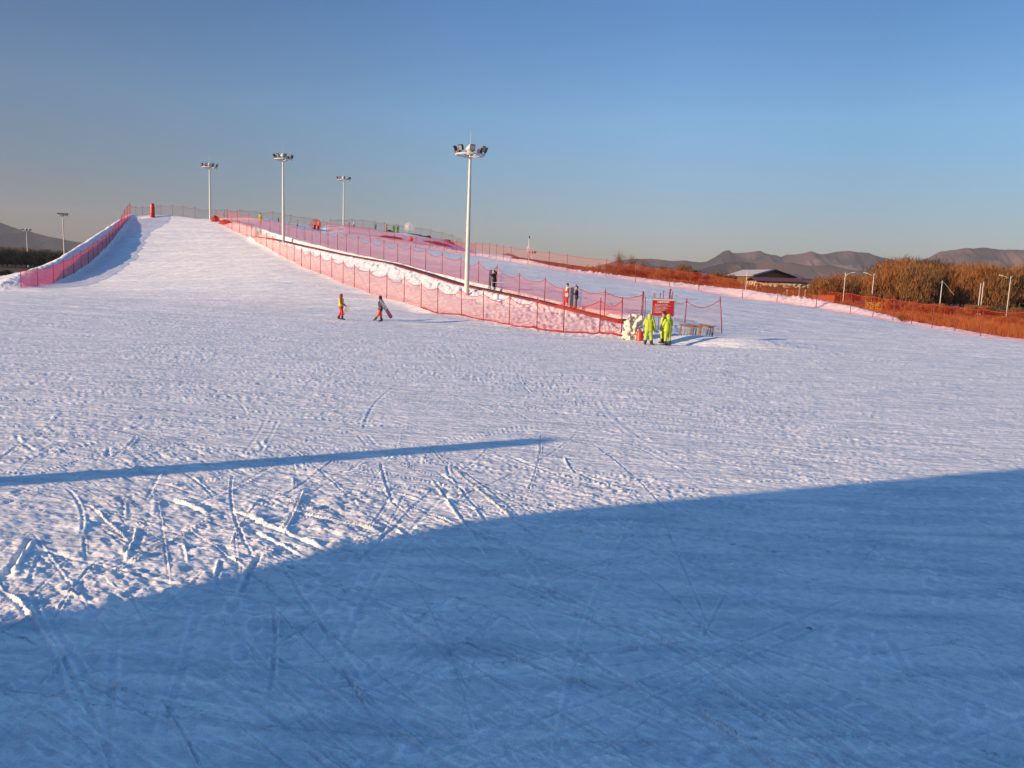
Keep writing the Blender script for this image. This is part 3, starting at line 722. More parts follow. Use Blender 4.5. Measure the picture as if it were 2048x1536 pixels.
# ------------------------------------------------------------------ floodlight masts
def mast(loc, h, label, D_ring=2.7, name='floodlight_mast', rot=0, group='tall white floodlight masts'):
    t = empty(name, loc, label, 'floodlight mast', group, rot); rr_ = D_ring/2
    p = MB(); p.lathe([(.30, -.3), (.30, .02), (.215, .03), (.205, .5), (.15, h*.6), (.105, h)], n=14); p.build('pole', M['white_metal'], t, True)
    q = MB(); pts_ = [(rr_*.9*math.cos(a*math.pi/12), rr_*.9*math.sin(a*math.pi/12), h) for a in range(25)]; q.tube(pts_, .075, 6, caps=False)
    for k in range(6):
        a = k*math.pi/3; q.bar((0, 0, h-.25), (rr_*.9*math.cos(a), rr_*.9*math.sin(a), h), .07)
    q.build('ring', M['white_metal'], t)
    q = MB(); q.lathe([(.30, h), (.30, h+.35), (.42, h+.38), (.30, h+.62), (.12, h+.82), (.02, h+.88)], n=12); q.build('dome', M['white_metal'], t, True)
    q = MB(); q.tube([(0, 0, h+.8), (0, 0, h+1.9)], [.025, .008], 5); q.build('lightning_rod', M['white_metal'], t)
    for k in range(8):
        a = k*math.pi/4+.2; rot_ = Matrix.Rotation(a, 3, 'Z') @ Matrix.Rotation(R(-22), 3, 'Y').inverted()
        c_ = Vector((rr_*math.cos(a), rr_*math.sin(a), h+.42))
        f_ = MB(); f_.box(c_, (.14, .38, .45), rot_); f_.box(c_+rot_ @ Vector((-.12, 0, 0)), (.12, .3, .34), rot_)
        f_.bar(c_+rot_ @ Vector((0, 0, -.28)), (rr_*.9*math.cos(a), rr_*.9*math.sin(a), h), .05)
        fl = f_.build('floodlight', M['lamp_black'], t)
        g_ = MB(); g_.box(c_+rot_ @ Vector((.079, 0, 0)), (.012, .30, .34), rot_); g_.build('glass', M['lamp_glass'], fl)
    return t
def mast_at(u, vtop, D, label, ring=2.7, rot=0, base=None):
    top = P(u, vtop, D); z0 = H(top.x, top.y); return mast(Vector((top.x, top.y, z0)), top.z-z0, label, ring, rot=rot)
mast_at(940.5, 310, 66.5, 'nearest and tallest floodlight mast, standing on the snow bank in the centre', 2.55)
mast_at(566, 319, 113, 'floodlight mast left of centre, rising beside the conveyor belt', 2.55, .3)
mast_at(419, 335, 147, 'floodlight mast at the top right corner of the main slope', 2.8, .6)
mast_at(687.5, 360, 182, 'floodlight mast half hidden behind the snow mound on the hilltop', 2.9, .1)
mast_at(125.5, 431, 225, 'distant floodlight mast just behind the left snow bank', 2.6, .9)
mast_at(53, 462, 270, 'farthest small floodlight mast at the left edge, against the hills', 2.6, .4)
mast_at(1064.5, 507, 250, 'small floodlight mast top showing over the far bank beside the camera pole', 2.3, .5)

# monitoring pole
b0 = GP(1057, 522, 114.6); b0.z = min(b0.z, P(1057, 519, 114.6).z); t_ = empty('camera_pole', b0, 'white pole with a cabinet standing on the far snow bank', 'camera pole')
mb = MB(); mb.tube([(0, 0, -.3), (0, 0, 3.1)], [.09, .07], 8); mb.build('pole', M['white_metal'], t_, True)
mb = MB(); mb.box((-.12, -.16, 1.5), (.36, .26, .85)); mb.box((-.12, -.16, 1.94), (.42, .32, .05)); mb.build('cabinet', M['white_metal'], t_)
mb = MB(); mb.box((.02, -.1, 3.15), (.16, .34, .16)); mb.lathe([(0, 3.4), (.09, 3.36), (.1, 3.25), (0, 3.18)], n=8); mb.build('camera_housing', M['lamp_black'], t_)

# ------------------------------------------------------------------ street lamps among the trees
def street_lamp(u, vt, vb, arm, label, D=118, slack=0):
    b_ = GP(u, vb, D); tp = P(u, vt, D); h = tp.z-b_.z; t = empty('street_lamp', b_, label, 'street lamp', 'street lamps by the bushes')
    mb = MB(); mb.tube([(0, 0, -.2), (0, 0, h)], [.075, .045], 8); mb.build('pole', M['white_metal'], t, True)
    if arm:
        mb = MB(); mb.tube([(0, 0, h-.45), (arm*.5, 0, h-.18), (arm*1.0, 0, h)], .045, 5); mb.build('arm', M['white_metal'], t, True)
        mb = MB(); rt = Matrix.Rotation(-.2*(1 if arm > 0 else -1), 3, 'Y'); mb.box((arm*1.25, 0, h+.05), (.62, .22, .10), rt); mb.box((arm*1.3, 0, h+.0), (.4, .16, .06), rt); mb.build('lamp_head', M['white_metal'], t)
        mb = MB(); mb.tube([(-arm*.22*(1-math.cos(a)), 0, h-.55-.5*math.sin(a)) for a in np.linspace(-1.5, 1.5, 8)], .025, 4); mb.build('cable_loop', M['white_metal'], t)
    if slack:
        mb = MB(); mb.tube([(0, 0, h), (.9, 0, h-.9), (1.9, .0, h-2.0)], .02, 3); mb.tube([(0, 0, h), (-.25, 0, h-.35)], .02, 3); mb.build('guy_wire', M['white_metal'], t)
    return t
street_lamp(1686, 545, 602, .9, 'lamp post with arm to the right, just right of the long shed', 122)
street_lamp(1742, 547, 612, -.9, 'lamp post above the yellow banner, its arm thin and pointing left', 112)
street_lamp(1878, 561, 624, 0, 'bare pole with a slanting guy wire before the tall bushes', 116, 1)
street_lamp(1955, 566, 627, 0, 'left one of two thin poles close together before the bushes', 116)
street_lamp(1960, 563, 627, .0, 'right one of two thin poles close together before the bushes', 117)
street_lamp(2013, 552, 627, -1.1, 'lamp post at the right edge with its arm pointing left', 116)
street_lamp(1491, 545, 587, .35, 'lamp post in front of the hall with the pale roof', 130)

# ------------------------------------------------------------------ buildings
def roof_panel(mb, a, b_, c_, d_, th=.12, mi=0):
    ps = [Vector(p) for p in (a, b_, c_, d_)]; nn = (ps[1]-ps[0]).cross(ps[3]-ps[0]).normalized()
    if nn.z < 0: nn = -nn
    lo = [p-nn*th for p in ps]; mb.add(ps+lo, [(0, 1, 2, 3), (7, 6, 5, 4), (0, 4, 5, 1), (1, 5, 6, 2), (2, 6, 7, 3), (3, 7, 4, 0)], mi)
# hall: corners from the photo at real distances
eaL, eaR = P(1449, 550.5, 186), P(1506, 551, 160); riR = P(1551, 539, 165); riL = P(1485.5, 539.5, 192); ebR = P(1596, 556, 170)
eaR.z = eaL.z = (eaL.z+eaR.z)/2; riL.z = riR.z = (riL.z+riR.z)/2; ebR.z = eaR.z; ebL = ebR+(eaL-eaR)
gz = -.15
hall = empty('hall', (eaR.x, eaR.y, gz), 'olive walled hall with a pale frosted gable roof behind the red net', 'hall'); o0 = Vector((eaR.x, eaR.y, gz))
ins = .4
def q_(p, z=None): p = Vector(p); return Vector((p.x, p.y, p.z if z is None else z))-o0
mb = MB(); roof_panel(mb, eaL-o0, eaR-o0, riR-o0, riL-o0)
mb.build('roof', M['roofgrey'], hall)
mb = MB(); roof_panel(mb, ebL-o0, ebR-o0, riR-o0+Vector((0, 0, .002)), riL-o0+Vector((0, 0, .002))); 
mb.build('roof', M['roofred'], hall)
along = (eaL-eaR).normalized()
mb = MB(); a_ = eaR+along*1.6; c_ = riR+along*1.6; roof_panel(mb, eaR-o0+Vector((0, 0, .05)), a_-o0+Vector((0, 0, .05)), c_-o0+Vector((0, 0, .05)), riR-o0+Vector((0, 0, .05)), .03); mb.build('roof_edge', M['roofred'], hall)
mb = MB(); e1, e2 = eaR+along*1.2, eaL-along*.5; cross = (ebR-eaR).normalized(); e1 += cross*.5; e2 += cross*.5; e3, e4 = ebR+along*1.2-cross*.5, ebL-along*.5-cross*.5
zt = eaR.z-.05
mb.add([q_(e1, gz-.3), q_(e2, gz-.3), q_(e2, zt), q_(e1, zt)], [(0, 1, 2, 3)]); mb.add([q_(e4, gz-.3), q_(e3, gz-.3), q_(e3, zt), q_(e4, zt)], [(0, 1, 2, 3)])
mb.add([q_(e2, gz-.3), q_(e4, gz-.3), q_(e4, zt), q_(e2, zt)], [(0, 1, 2, 3)]); mb.build('wall', M['wallolive'], hall)
mb = MB(); mid = (riR+along*1.2); mb.add([q_(e1, gz-.3), q_(e3, gz-.3), q_(e3, zt), q_(mid, mid.z-.18), q_(e1, zt)], [(0, 1, 2, 3, 4)]); mb.build('gable_wall', M['wallbrown'], hall)
for k in range(5):
    mb = MB(); c_ = e1.lerp(e2, .12+.19*k)-cross*.03; mb.box((c_.x-o0.x, c_.y-o0.y, 2.6), (.05, 1.6, 1.2), Matrix.Rotation(math.atan2(along.y, along.x)-math.pi/2, 3, 'Z')); mb.build('window', M['window'], hall)
# long low shed
sa_, sb_ = P(1512, 580, 150), P(1682, 588, 150); sa_.z = sb_.z = 0; sL = (sb_-sa_).length; ang = math.atan2(sb_.y-sa_.y, sb_.x-sa_.x)
shed = empty('long_shed', (sa_.x, sa_.y, -.15), 'long low shed with maroon roof and a window band of painted pale reflections under its eaves', 'shed', rz=ang)
ztop = P(1600, 565, 150).z+.15; zbot = P(1600, 576, 150).z+.15
mb = MB(); mb.box((sL/2, 3, zbot/2-.1), (sL, 5.6, zbot+.2)); mb.build('wall', M['darkgreen'], shed)
mb = MB(); mb.box((sL/2, 3, (zbot+ztop)/2), (sL+.2, 5.8, ztop-zbot)); mb.build('window_band', M['window_mottle'], shed)  # window reflections painted as pale mottled colour on a plain box
mb = MB(); roof_panel(mb, (-.3, -.4, ztop+.1), (sL+.4, -.4, ztop+.1), (sL+.4, 3, ztop+.75), (-.3, 3, ztop+.75)); roof_panel(mb, (-.3, 6.4, ztop+.1), (sL+.4, 6.4, ztop+.1), (sL+.4, 3, ztop+.748), (-.3, 3, ztop+.748)); mb.build('roof', M['roofred'], shed)
for (u, vt, vb, D, lab) in ((1513, 570.5, 582, 118, 'short white post below the left end of the shed window band'), (1598, 573, 595, 106, 'tallest short white post behind the far net, middle of the shed'),
                       (1610, 580, 596, 106, 'white post right beside the tallest one behind the far net'), (1574, 580, 592, 112, 'thin faint post behind the far net, left of the pair')):
    b_ = GP(u, vb, D); h = P(u, vt, D).z-b_.z; mb = MB(); mb.lathe([(0, -.2), (.12, -.2), (.11, h-.08), (.13, h-.08), (.13, h), (0, h+.02)], n=8)
    o = mb.build('marker_post', M['white_metal'], None, True); o.location = b_; tag(o, lab, 'post', 'short white posts')
# yellow banner on a hoarding
b_ = GP(1746, 622, 100); t_ = empty('banner_hoarding', b_, 'yellow lettered banner on a low hoarding behind the far net', 'banner')
zt = P(1746, 602, 100).z-b_.z
mb = MB(); mb.box((0, 0, zt/2), (1.9, .06, zt*.85)); mb.build('banner_panel', M['yellow'], t_)
for x in (-.99, .99):
    mb = MB(); mb.box((x, .02, zt/2), (.07, .08, zt+.15)); mb.build('leg', M['wood'], t_)
b_ = GP(1646, 606, 100); t_ = empty('hoarding', b_, 'orange board panel behind the far net, left of the yellow banner', 'hoarding')
zt = P(1646, 590, 100).z-b_.z; mb = MB(); mb.box((0, 0, zt/2), (2.6, .06, zt)); mb.build('board', mat('orange board', (.42, .10, .04), .8, vary=.2, scale=2), t_)
for x in (-1.34, 1.34):
    mb = MB(); mb.box((x, .02, zt/2), (.07, .08, zt+.15)); mb.build('leg', M['wood'], t_)
# lodge behind the camera that throws the big foreground shadow
s0 = -16.6; lx, ly = s0*.883, s0*.469
lodge = empty('ski_lodge', (lx, ly, 0), 'plastered ski lodge with a steep eaved roof standing behind the viewpoint', 'lodge', rz=R(28))
def prism(prof, x0, x1):
    mb = MB(); n_ = len(prof); mb.add([(x0, y, z) for y, z in prof]+[(x1, y, z) for y, z in prof], [tuple(range(n_)), tuple(range(2*n_-1, n_-1, -1))]+[(k, k+n_, (k+1) % n_+n_, (k+1) % n_) for k in range(n_)]); return mb
prism([(8.6, -.2), (8.6, 5.0), (-19.6, 5.0), (-19.6, -.2)], -20, -.25).build('wall', M['plaster'], lodge)
prism([(8.55, 5.02), (8.75, 8.4), (4, 12.0), (-15, 12.0), (-20, 8.2), (-20.2, 5.02)], -20.5, -.9).build('roof', M['roofred'], lodge)
prism([(8.62, 3.7), (9.25, 4.55), (9.8, 5.0), (10.2, 5.6), (9.7, 7.0), (9.05, 8.6), (8.6, 9.0)], -.9, 0).build('shadow_overhang', M['wood'], lodge)  # thin unseen overhang, profile shaped to fit the edge of its cast shadow
prism([(8.5, 5.02), (8.6, 9.0), (4, 12.3), (-15, 12.3), (-20.2, 8.4), (-20.3, 5.02)], -.9, 0).build('gable_board', M['roofred'], lodge)
for k in range(6):
    mb = MB(); mb.box((-.22, 6.2-4.4*k, 1.9), (.12, 2.0, 1.7)); f_ = mb.build('window', M['window'], lodge)
    mb = MB(); mb.box((-.14, 6.2-4.4*k, 1.0), (.3, 2.3, .10)); mb.build('sill', M['concrete'], f_)
# stout utility pole to the left, whose shadow crosses the foreground
q0 = Vector(on_ground(0, 966)).to_3d(); dsh = Vector((math.sin(SUN_AZ), math.cos(SUN_AZ), 0)); tip = Vector(on_ground(1100, 880)).to_3d()
pp = tip+dsh*(4.6/math.tan(SUN_EL)); 
up = empty('utility_pole', (pp.x, pp.y, 0), 'thick grey concrete utility pole left of the viewpoint', 'pole')
mb = MB(); mb.lathe([(0, -.2), (.36, -.2), (.31, 4.5), (.15, 4.62), (0, 4.62)], n=14); mb.build('shaft', M['concrete'], up, True)
mb = MB(); mb.box((0, -.40, 1.6), (.34, .16, .5)); mb.build('junction_box', M['steel'], up)
print('pole at', pp, 'lodge check')

# ------------------------------------------------------------------ trees
def tree_proto(h, wd, ntw, mt, seed, upright=.75, tl=.9, tw=.05, limbs=10, shape=1.0):
    r2 = random.Random(seed); tr = MB(); cr = MB()
    tips = []
    tr.tube([(0, 0, -.3), (.05*h*.2, 0, h*.16)], [.03*h*.5+.06, .02*h*.5+.05], 7)
    for k in range(limbs):
        a = r2.random()*6.28; e = r2.uniform(.15, 1.0)*wd/2; top = h*r2.uniform(.62, .95)*(1-.25*(e/(wd/2))**2)
        p0 = Vector((.02*h*.2, 0, h*.12)); p3 = Vector((e*math.cos(a), e*math.sin(a), top))
        pts_ = [p0.lerp(p3, t)+Vector((math.cos(a), math.sin(a), 0))*e*.35*math.sin(math.pi*t)*.6+Vector((r2.uniform(-.1, .1), r2.uniform(-.1, .1), 0)) for t in (0, .3, .6, 1)]
        tr.tube(pts_, [.07, .05, .03, .012], 4)
        tips.append(pts_)
    for k in range(ntw):
        pl = r2.choice(tips); t = r2.uniform(.1, 1)**.7*2.999; i = int(t); p = pl[i].lerp(pl[i+1], t-i)
        sp = wd*.13*shape; p = p+Vector((r2.gauss(0, sp), r2.gauss(0, sp), r2.gauss(0, .05*h)))
        if p.z < .05: p.z = .05
        d = Vector((r2.gauss(0, 1-upright), r2.gauss(0, 1-upright), upright+r2.random()*.3)).normalized()*tl*r2.uniform(.5, 1.3)
        if p.z+d.z > h*1.05: d *= .5
        s_ = Vector((r2.gauss(0, 1), r2.gauss(0, 1), r2.gauss(0, .3))).normalized()*tw*r2.uniform(.6, 1.3)
        cr.v += [tuple(p-s_), tuple(p+s_), tuple(p+d)]; b = len(cr.v)-3; cr.f.append((b, b+1, b+2)); cr.m.append(0)
        if r2.random() < .5:
            d2 = (d+Vector((r2.gauss(0, .4), r2.gauss(0, .4), .1)))*.6; q = p+d*.3
            cr.v += [tuple(q-s_*.6), tuple(q+s_*.6), tuple(q+d2)]; b = len(cr.v)-3; cr.f.append((b, b+1, b+2)); cr.m.append(0)
    return tr.mesh('trunk'), cr.mesh('crown'), mt
protos = {}
protos['willow'] = [tree_proto(7.5, 5.5, 5200, 'twig1', 1), tree_proto(7.5, 6, 5000, 'twig2', 2), tree_proto(7.5, 5, 4400, 'twig3', 3)]
protos['dark'] = [tree_proto(8, 6, 3800, 'twig3', 5, .6), tree_proto(8, 6, 3600, 'twig4', 6, .6)]
protos['shrub'] = [tree_proto(2.6, 3.2, 2200, 'twig1', 7, .7, .5, .035), tree_proto(2.6, 3.4, 2200, 'twig2', 8, .6, .5, .035)]
protos['sparse'] = [tree_proto(7, 6, 800, 'twig1', 9, .55, 1.1, .04, 16, 1.1), tree_proto(6, 4.5, 700, 'twig3', 10, .6, 1.0, .04, 12)]
protos['conifer'] = [tree_proto(8, 7.5, 5200, 'evergreen', 31, .45, .9, .08), tree_proto(8, 7, 5000, 'evergreen', 32, .5, .9, .08)]
for k in protos:
    for t_, c_, m_ in protos[k]: t_.materials.append(M['bark']); c_.materials.append(M[m_])
def place_tree(kind, x, y, s, label, group, name='tree', k=None, sz=None):
    tm, cm, _ = protos[kind][rnd.randrange(len(protos[kind])) if k is None else k]
    z = H(x, y); t = empty(name, (x, y, z), label, 'tree' if kind != 'shrub' else 'shrub', group, rnd.random()*6.28); t.scale = (s, s, sz or s)
    a = bpy.data.objects.new('trunk', tm); b_ = bpy.data.objects.new('crown', cm)
    for o in (a, b_): C.objects.link(o); o.parent = t
    return t
def row(kind, n_, u0, u1, d0, d1, topf, hproto, label, group, name='tree', jit=.12, wide=1.0):
    for i in range(n_):
        u = u0+(u1-u0)*(i+.5+rnd.uniform(-.3, .3))/n_; D = rnd.uniform(d0, d1); p = P(u, 560, D); z = H(p.x, p.y)
        vt = topf(u); top = P(u, vt, D).z; hh = max(top-z, .8)*(1-rnd.random()*jit)
        place_tree(kind, p.x, p.y, hh/hproto*wide, label, group, name, None, hh/hproto)
ti = lambda xs, ys: (lambda u: float(np.interp(u, xs, ys)))
row('willow', 16, 1755, 2130, 122, 133, ti([1750, 1790, 1850, 1900, 1950, 2000, 2060, 2130], [548, 524, 522, 528, 524, 530, 526, 526]), 7.5, 'bushy orange brown willow in the front rank of the tall thicket on the right', 'tall willows in the right thicket', 'willow_tree', .10)
row('willow', 14, 1740, 2130, 140, 158, ti([1740, 1770, 1800, 1850, 1900, 1950, 2000, 2130], [540, 522, 514, 517, 526, 521, 524, 520]), 7.5, 'willow in the rear rank of the right thicket, only its crown showing', 'rear willows in the right thicket', 'willow_tree', .08)
row('dark', 8, 1765, 1905, 185, 200, ti([1760, 1790, 1830, 1870, 1910], [522, 508, 508, 515, 530]), 8, 'dark purplish bare tree in the dome topping the right thicket', 'dark trees above the thicket', 'bare_tree', .04, 1.1)
row('willow', 9, 1625, 1760, 128, 150, ti([1620, 1660, 1700, 1760], [556, 545, 546, 540]), 7.5, 'brown willow between the long shed and the tall thicket', 'willows right of the shed', 'willow_tree', .10)
row('willow', 8, 1290, 1470, 175, 205, ti([1290, 1330, 1370, 1400, 1450, 1470], [531, 530, 522, 538, 534, 542]), 7.5, 'low brown willow against the far hills, left of the hall', 'low willows left of the hall', 'willow_tree', .3)
row('willow', 6, 1535, 1640, 186, 205, ti([1535, 1600, 1640], [560, 548, 546]), 7.5, 'brown willow behind the long shed', 'willows behind the shed', 'willow_tree', .2)
for u, vt, D, lab in ((1238, 501, 160, 'tall spindly bare tree left of the pale hills, twigs against the sky'), (1262, 508, 165, 'open crowned bare tree beside the spindly one, against the sky'), (1284, 516, 170, 'small bare tree third from the left of the skyline group')):
    p = P(u, 550, D); hh = P(u, vt, D).z-H(p.x, p.y); place_tree('sparse', p.x, p.y, hh/7*.8, lab, None, 'bare_tree', 0, hh/7)
row('sparse', 12, 1095, 1240, 140, 175, ti([1095, 1150, 1200, 1240], [527, 522, 524, 522]), 7, 'thin leafless sapling poking above the far bank', 'saplings beyond the far bank', 'sapling', .35, .5)
row('shrub', 46, 1180, 2100, 106, 118, lambda u: np.interp(u, [1180, 1300, 1500, 1600, 1750, 2100], [536, 548, 570, 580, 602, 612]), 2.6, 'brown dry shrub behind the far net', 'dry shrubs behind the far net', 'shrub', .35)
row('shrub', 22, 1800, 2110, 76, 100, lambda u: np.interp(u, [1800, 2100], [622, 634]), 2.6, 'low rust coloured shrub right behind the net at the right edge', 'low shrubs at the right edge', 'shrub', .35)
row('willow', 3, 1735, 1790, 108, 114, lambda u: 566, 7.5, 'slender orange tipped sapling beside the yellow banner', 'saplings by the yellow banner', 'willow_sapling', .3, .3)
row('dark', 16, -70, 190, 275, 300, ti([-60, 0, 60, 130, 190], [486, 489, 492, 498, 503]), 8, 'tall purplish bare tree rising behind the dark belt on the left', 'bare trees behind the dark belt', 'bare_tree', .12, 1.4)
row('conifer', 26, -60, 175, 235, 262, ti([-60, 0, 30, 90, 130, 175], [494, 496, 498, 501, 503, 506]), 8, 'dark bushy tree in the dense belt beyond the left bank', 'dark trees beyond the left bank', 'dark_tree', .15, 1.3)
row('conifer', 12, -70, 24, 106, 112, lambda u: 549+(u*.02), 8, 'low dark bush under the snow terrace at the left edge', 'low dark bushes at the left edge', 'dark_bush', .1, 1.6)
row('willow', 24, 1105, 1500, 132, 170, ti([1105, 1200, 1250, 1300, 1400, 1450, 1500], [531, 527, 527, 534, 546, 553, 562]), 7.5, 'low bushy willow in the rusty mass behind the far net', 'low willows behind the far net', 'willow_tree', .25, 1.5)
# reeds and dry grass beyond the far bank
mb = MB(); r2 = random.Random(4)
for k in range(26000):
    u = r2.uniform(1080, 2090); rD = float(np.interp(math.atan2(P(u, 560, 100).x, 100), RT_ANG, RT_D)); D = rD+2.5+r2.random()**1.4*26
    p = P(u, 560, D); z = H(p.x, p.y); h = r2.uniform(.3, 1.0); s_ = Vector((r2.gauss(0, 1), r2.gauss(0, 1), 0)).normalized()*.025
    q = Vector((p.x, p.y, z-.03)); b = len(mb.v); mb.v += [tuple(q-s_), tuple(q+s_), tuple(q+Vector((r2.gauss(0, .12), r2.gauss(0, .12), h)))]; mb.f.append((b, b+1, b+2)); mb.m.append(0)
o = mb.build('dry_grass', M['twig1']); tag(o, 'tall dry rust coloured grass beyond the far snow bank', 'grass', kind='stuff')

# ------------------------------------------------------------------ mountains
mm = bpy.data.materials.new('bare hillside'); mm.use_nodes = True
n = mm.node_tree.nodes; l = mm.node_tree.links; b = n['Principled BSDF']; b.inputs['Roughness'].default_value = .95; b.inputs['Specular IOR Level'].default_value = .05
tcn = n.new('ShaderNodeTexCoord')
l.new(ramp(noise(.006, 8), [(.40, (.016, .013, .020)), (.5, (.050, .033, .036)), (.60, (.105, .066, .058))]), b.inputs['Base Color']) 
mm2 = two_tone('dark wooded hillside', (.012, .013, .018), (.035, .028, .028), .95, .008, .4, .6)
def hills(name, sil, D, depth, label, seed, zb=-5, mt_=None):
    pp_ = [P(u, v, D) for u, v in sil]; xs = [p.x for p in pp_]; zs = [p.z for p in pp_]
    nx, ny = 520, 70; X, T = np.meshgrid(np.linspace(xs[0], xs[-1], nx), np.linspace(-1, 1, ny)); Zr = np.interp(X, xs, zs)
    ks = 9; kern = np.hanning(ks+2)[1:-1]; kern /= kern.sum()
    Y = D+T*depth; prof = np.clip(1-np.abs(T), 0, 1)**.85
    sp = .28*np.abs(perlin(X/(depth*.055), Y/(depth*.2), seed+5))+np.abs(perlin(X/(depth*.32)+1.2*perlin(X/depth, Y/depth, seed+2), Y/(depth*1.6), seed))+.5*np.abs(perlin(X/(depth*.13), Y/(depth*.5), seed+1))
    Z = zb+(Zr-zb)*prof*(1-np.clip(sp*2.3, 0, .86)*np.sin(np.pi*np.clip(1-np.abs(T), 0, 1))) + 0
    vs = np.stack([X, Y, Z], -1).reshape(-1, 3); fs = []
    for j in range(ny-1):
        for i in range(nx-1): a = j*nx+i; fs.append((a, a+1, a+nx+1, a+nx))
    me_ = bpy.data.meshes.new(name); me_.from_pydata([tuple(v) for v in vs], [], fs); o = link_mesh(name, me_, mt_ or mm, None, True); return tag(o, label, kind='structure')
hills('far_mountains', [(1100, 560), (1180, 535), (1230, 522), (1262, 516), (1290, 516), (1300, 515.5), (1340, 520), (1375, 520), (1400, 523), (1415, 521), (1432, 511), (1447, 501), (1457, 498), (1465, 503), (1475, 503), (1500, 501.5), (1520, 499.5),
   (1535, 506), (1550, 507), (1562, 511.5), (1575, 506), (1590, 506), (1610, 503), (1622, 500), (1640, 506), (1650, 507), (1675, 501), (1700, 500.5), (1735, 503), (1760, 511), (1800, 520), (1850, 532), (1950, 560)], 3600, 700, 'jagged bare mountain range on the horizon', 3)
hills('near_hills', [(1330, 560), (1400, 538), (1440, 526), (1480, 521), (1510, 525), (1540, 521), (1580, 523), (1620, 530), (1660, 528), (1700, 538), (1760, 545), (1850, 580)], 2500, 420, 'low rounded foothills before the mountains', 14)
hills('right_mountain', [(1740, 560), (1800, 530), (1858, 513), (1885, 499), (1910, 497), (1935, 494), (1962, 491), (1985, 493), (2010, 497), (2048, 496), (2100, 493), (2200, 505), (2400, 560)], 3000, 700, 'broad brown mountain on the right horizon', 25)
hills('left_mountain', [(-500, 470), (-300, 420), (-150, 415), (-40, 428), (0, 442), (35, 456), (70, 464), (100, 472), (140, 480), (180, 486), (230, 491), (300, 505), (420, 530)], 3000, 700, 'long dark hillside falling to the right on the left horizon', 37, mt_=mm2)
hills('middle_hill', [(920, 548), (960, 532), (990, 515), (1005, 507), (1016, 504.5), (1026, 507), (1042, 515), (1062, 519), (1090, 524), (1130, 530), (1180, 545)], 3300, 300, 'small lilac hill seen through the far net', 44)

exec_people = True
# ------------------------------------------------------------------ people
def blob_mesh(parts, voxel, name):
    """parts: (a, b, ra, rb, mat index); one continuous surface through a voxel remesh"""
    bm = bmesh.new()
    for a, b_, ra, rb, mi in parts:
        a, b_ = Vector(a), Vector(b_); L_ = (b_-a).length; k = max(1, int(L_/(min(ra, rb)*.45+1e-6))); k = min(k, 26)
        for i in range(k+1 if L_ > 1e-5 else 1):
            t = i/k; c_ = a.lerp(b_, t); r_q = ra+(rb-ra)*t
            bmesh.ops.create_icosphere(bm, subdivisions=2 if r_q > voxel*2.5 else 1, radius=r_q, matrix=Matrix.Translation(c_))
    me_ = bpy.data.meshes.new(name); bm.to_mesh(me_); bm.free()
    o = bpy.data.objects.new('tmp', me_); C.objects.link(o)
    md = o.modifiers.new('r', 'REMESH'); md.mode = 'VOXEL'; md.voxel_size = voxel; md.use_smooth_shade = True
    sm_ = o.modifiers.new('s', 'SMOOTH'); sm_.iterations = 2; sm_.factor = .5
    dg = bpy.context.evaluated_depsgraph_get(); out = bpy.data.meshes.new_from_object(o.evaluated_get(dg)); out.name = name
    bpy.data.objects.remove(o); bpy.data.meshes.remove(me_)
    cs = np.empty(len(out.polygons)*3); out.polygons.foreach_get('center', cs); cs = cs.reshape(-1, 3)
    best = np.full(len(cs), 1e9); idx = np.zeros(len(cs), np.int32)
    for a, b_, ra, rb, mi in parts:
        a = np.array(a, float); b2 = np.array(b_, float); d = b2-a; L2 = max(d@d, 1e-9); t = np.clip(((cs-a)@d)/L2, 0, 1)
        q = np.linalg.norm(cs-a-t[:, None]*d, axis=1)-(ra+(rb-ra)*t); mk = q < best; best[mk] = q[mk]; idx[mk] = mi
    out.materials.clear(); out.polygons.foreach_set('material_index', idx); out.polygons.foreach_set('use_smooth', np.ones(len(idx), bool)); out.update()
    return out
def V3(*a): return Vector(a)
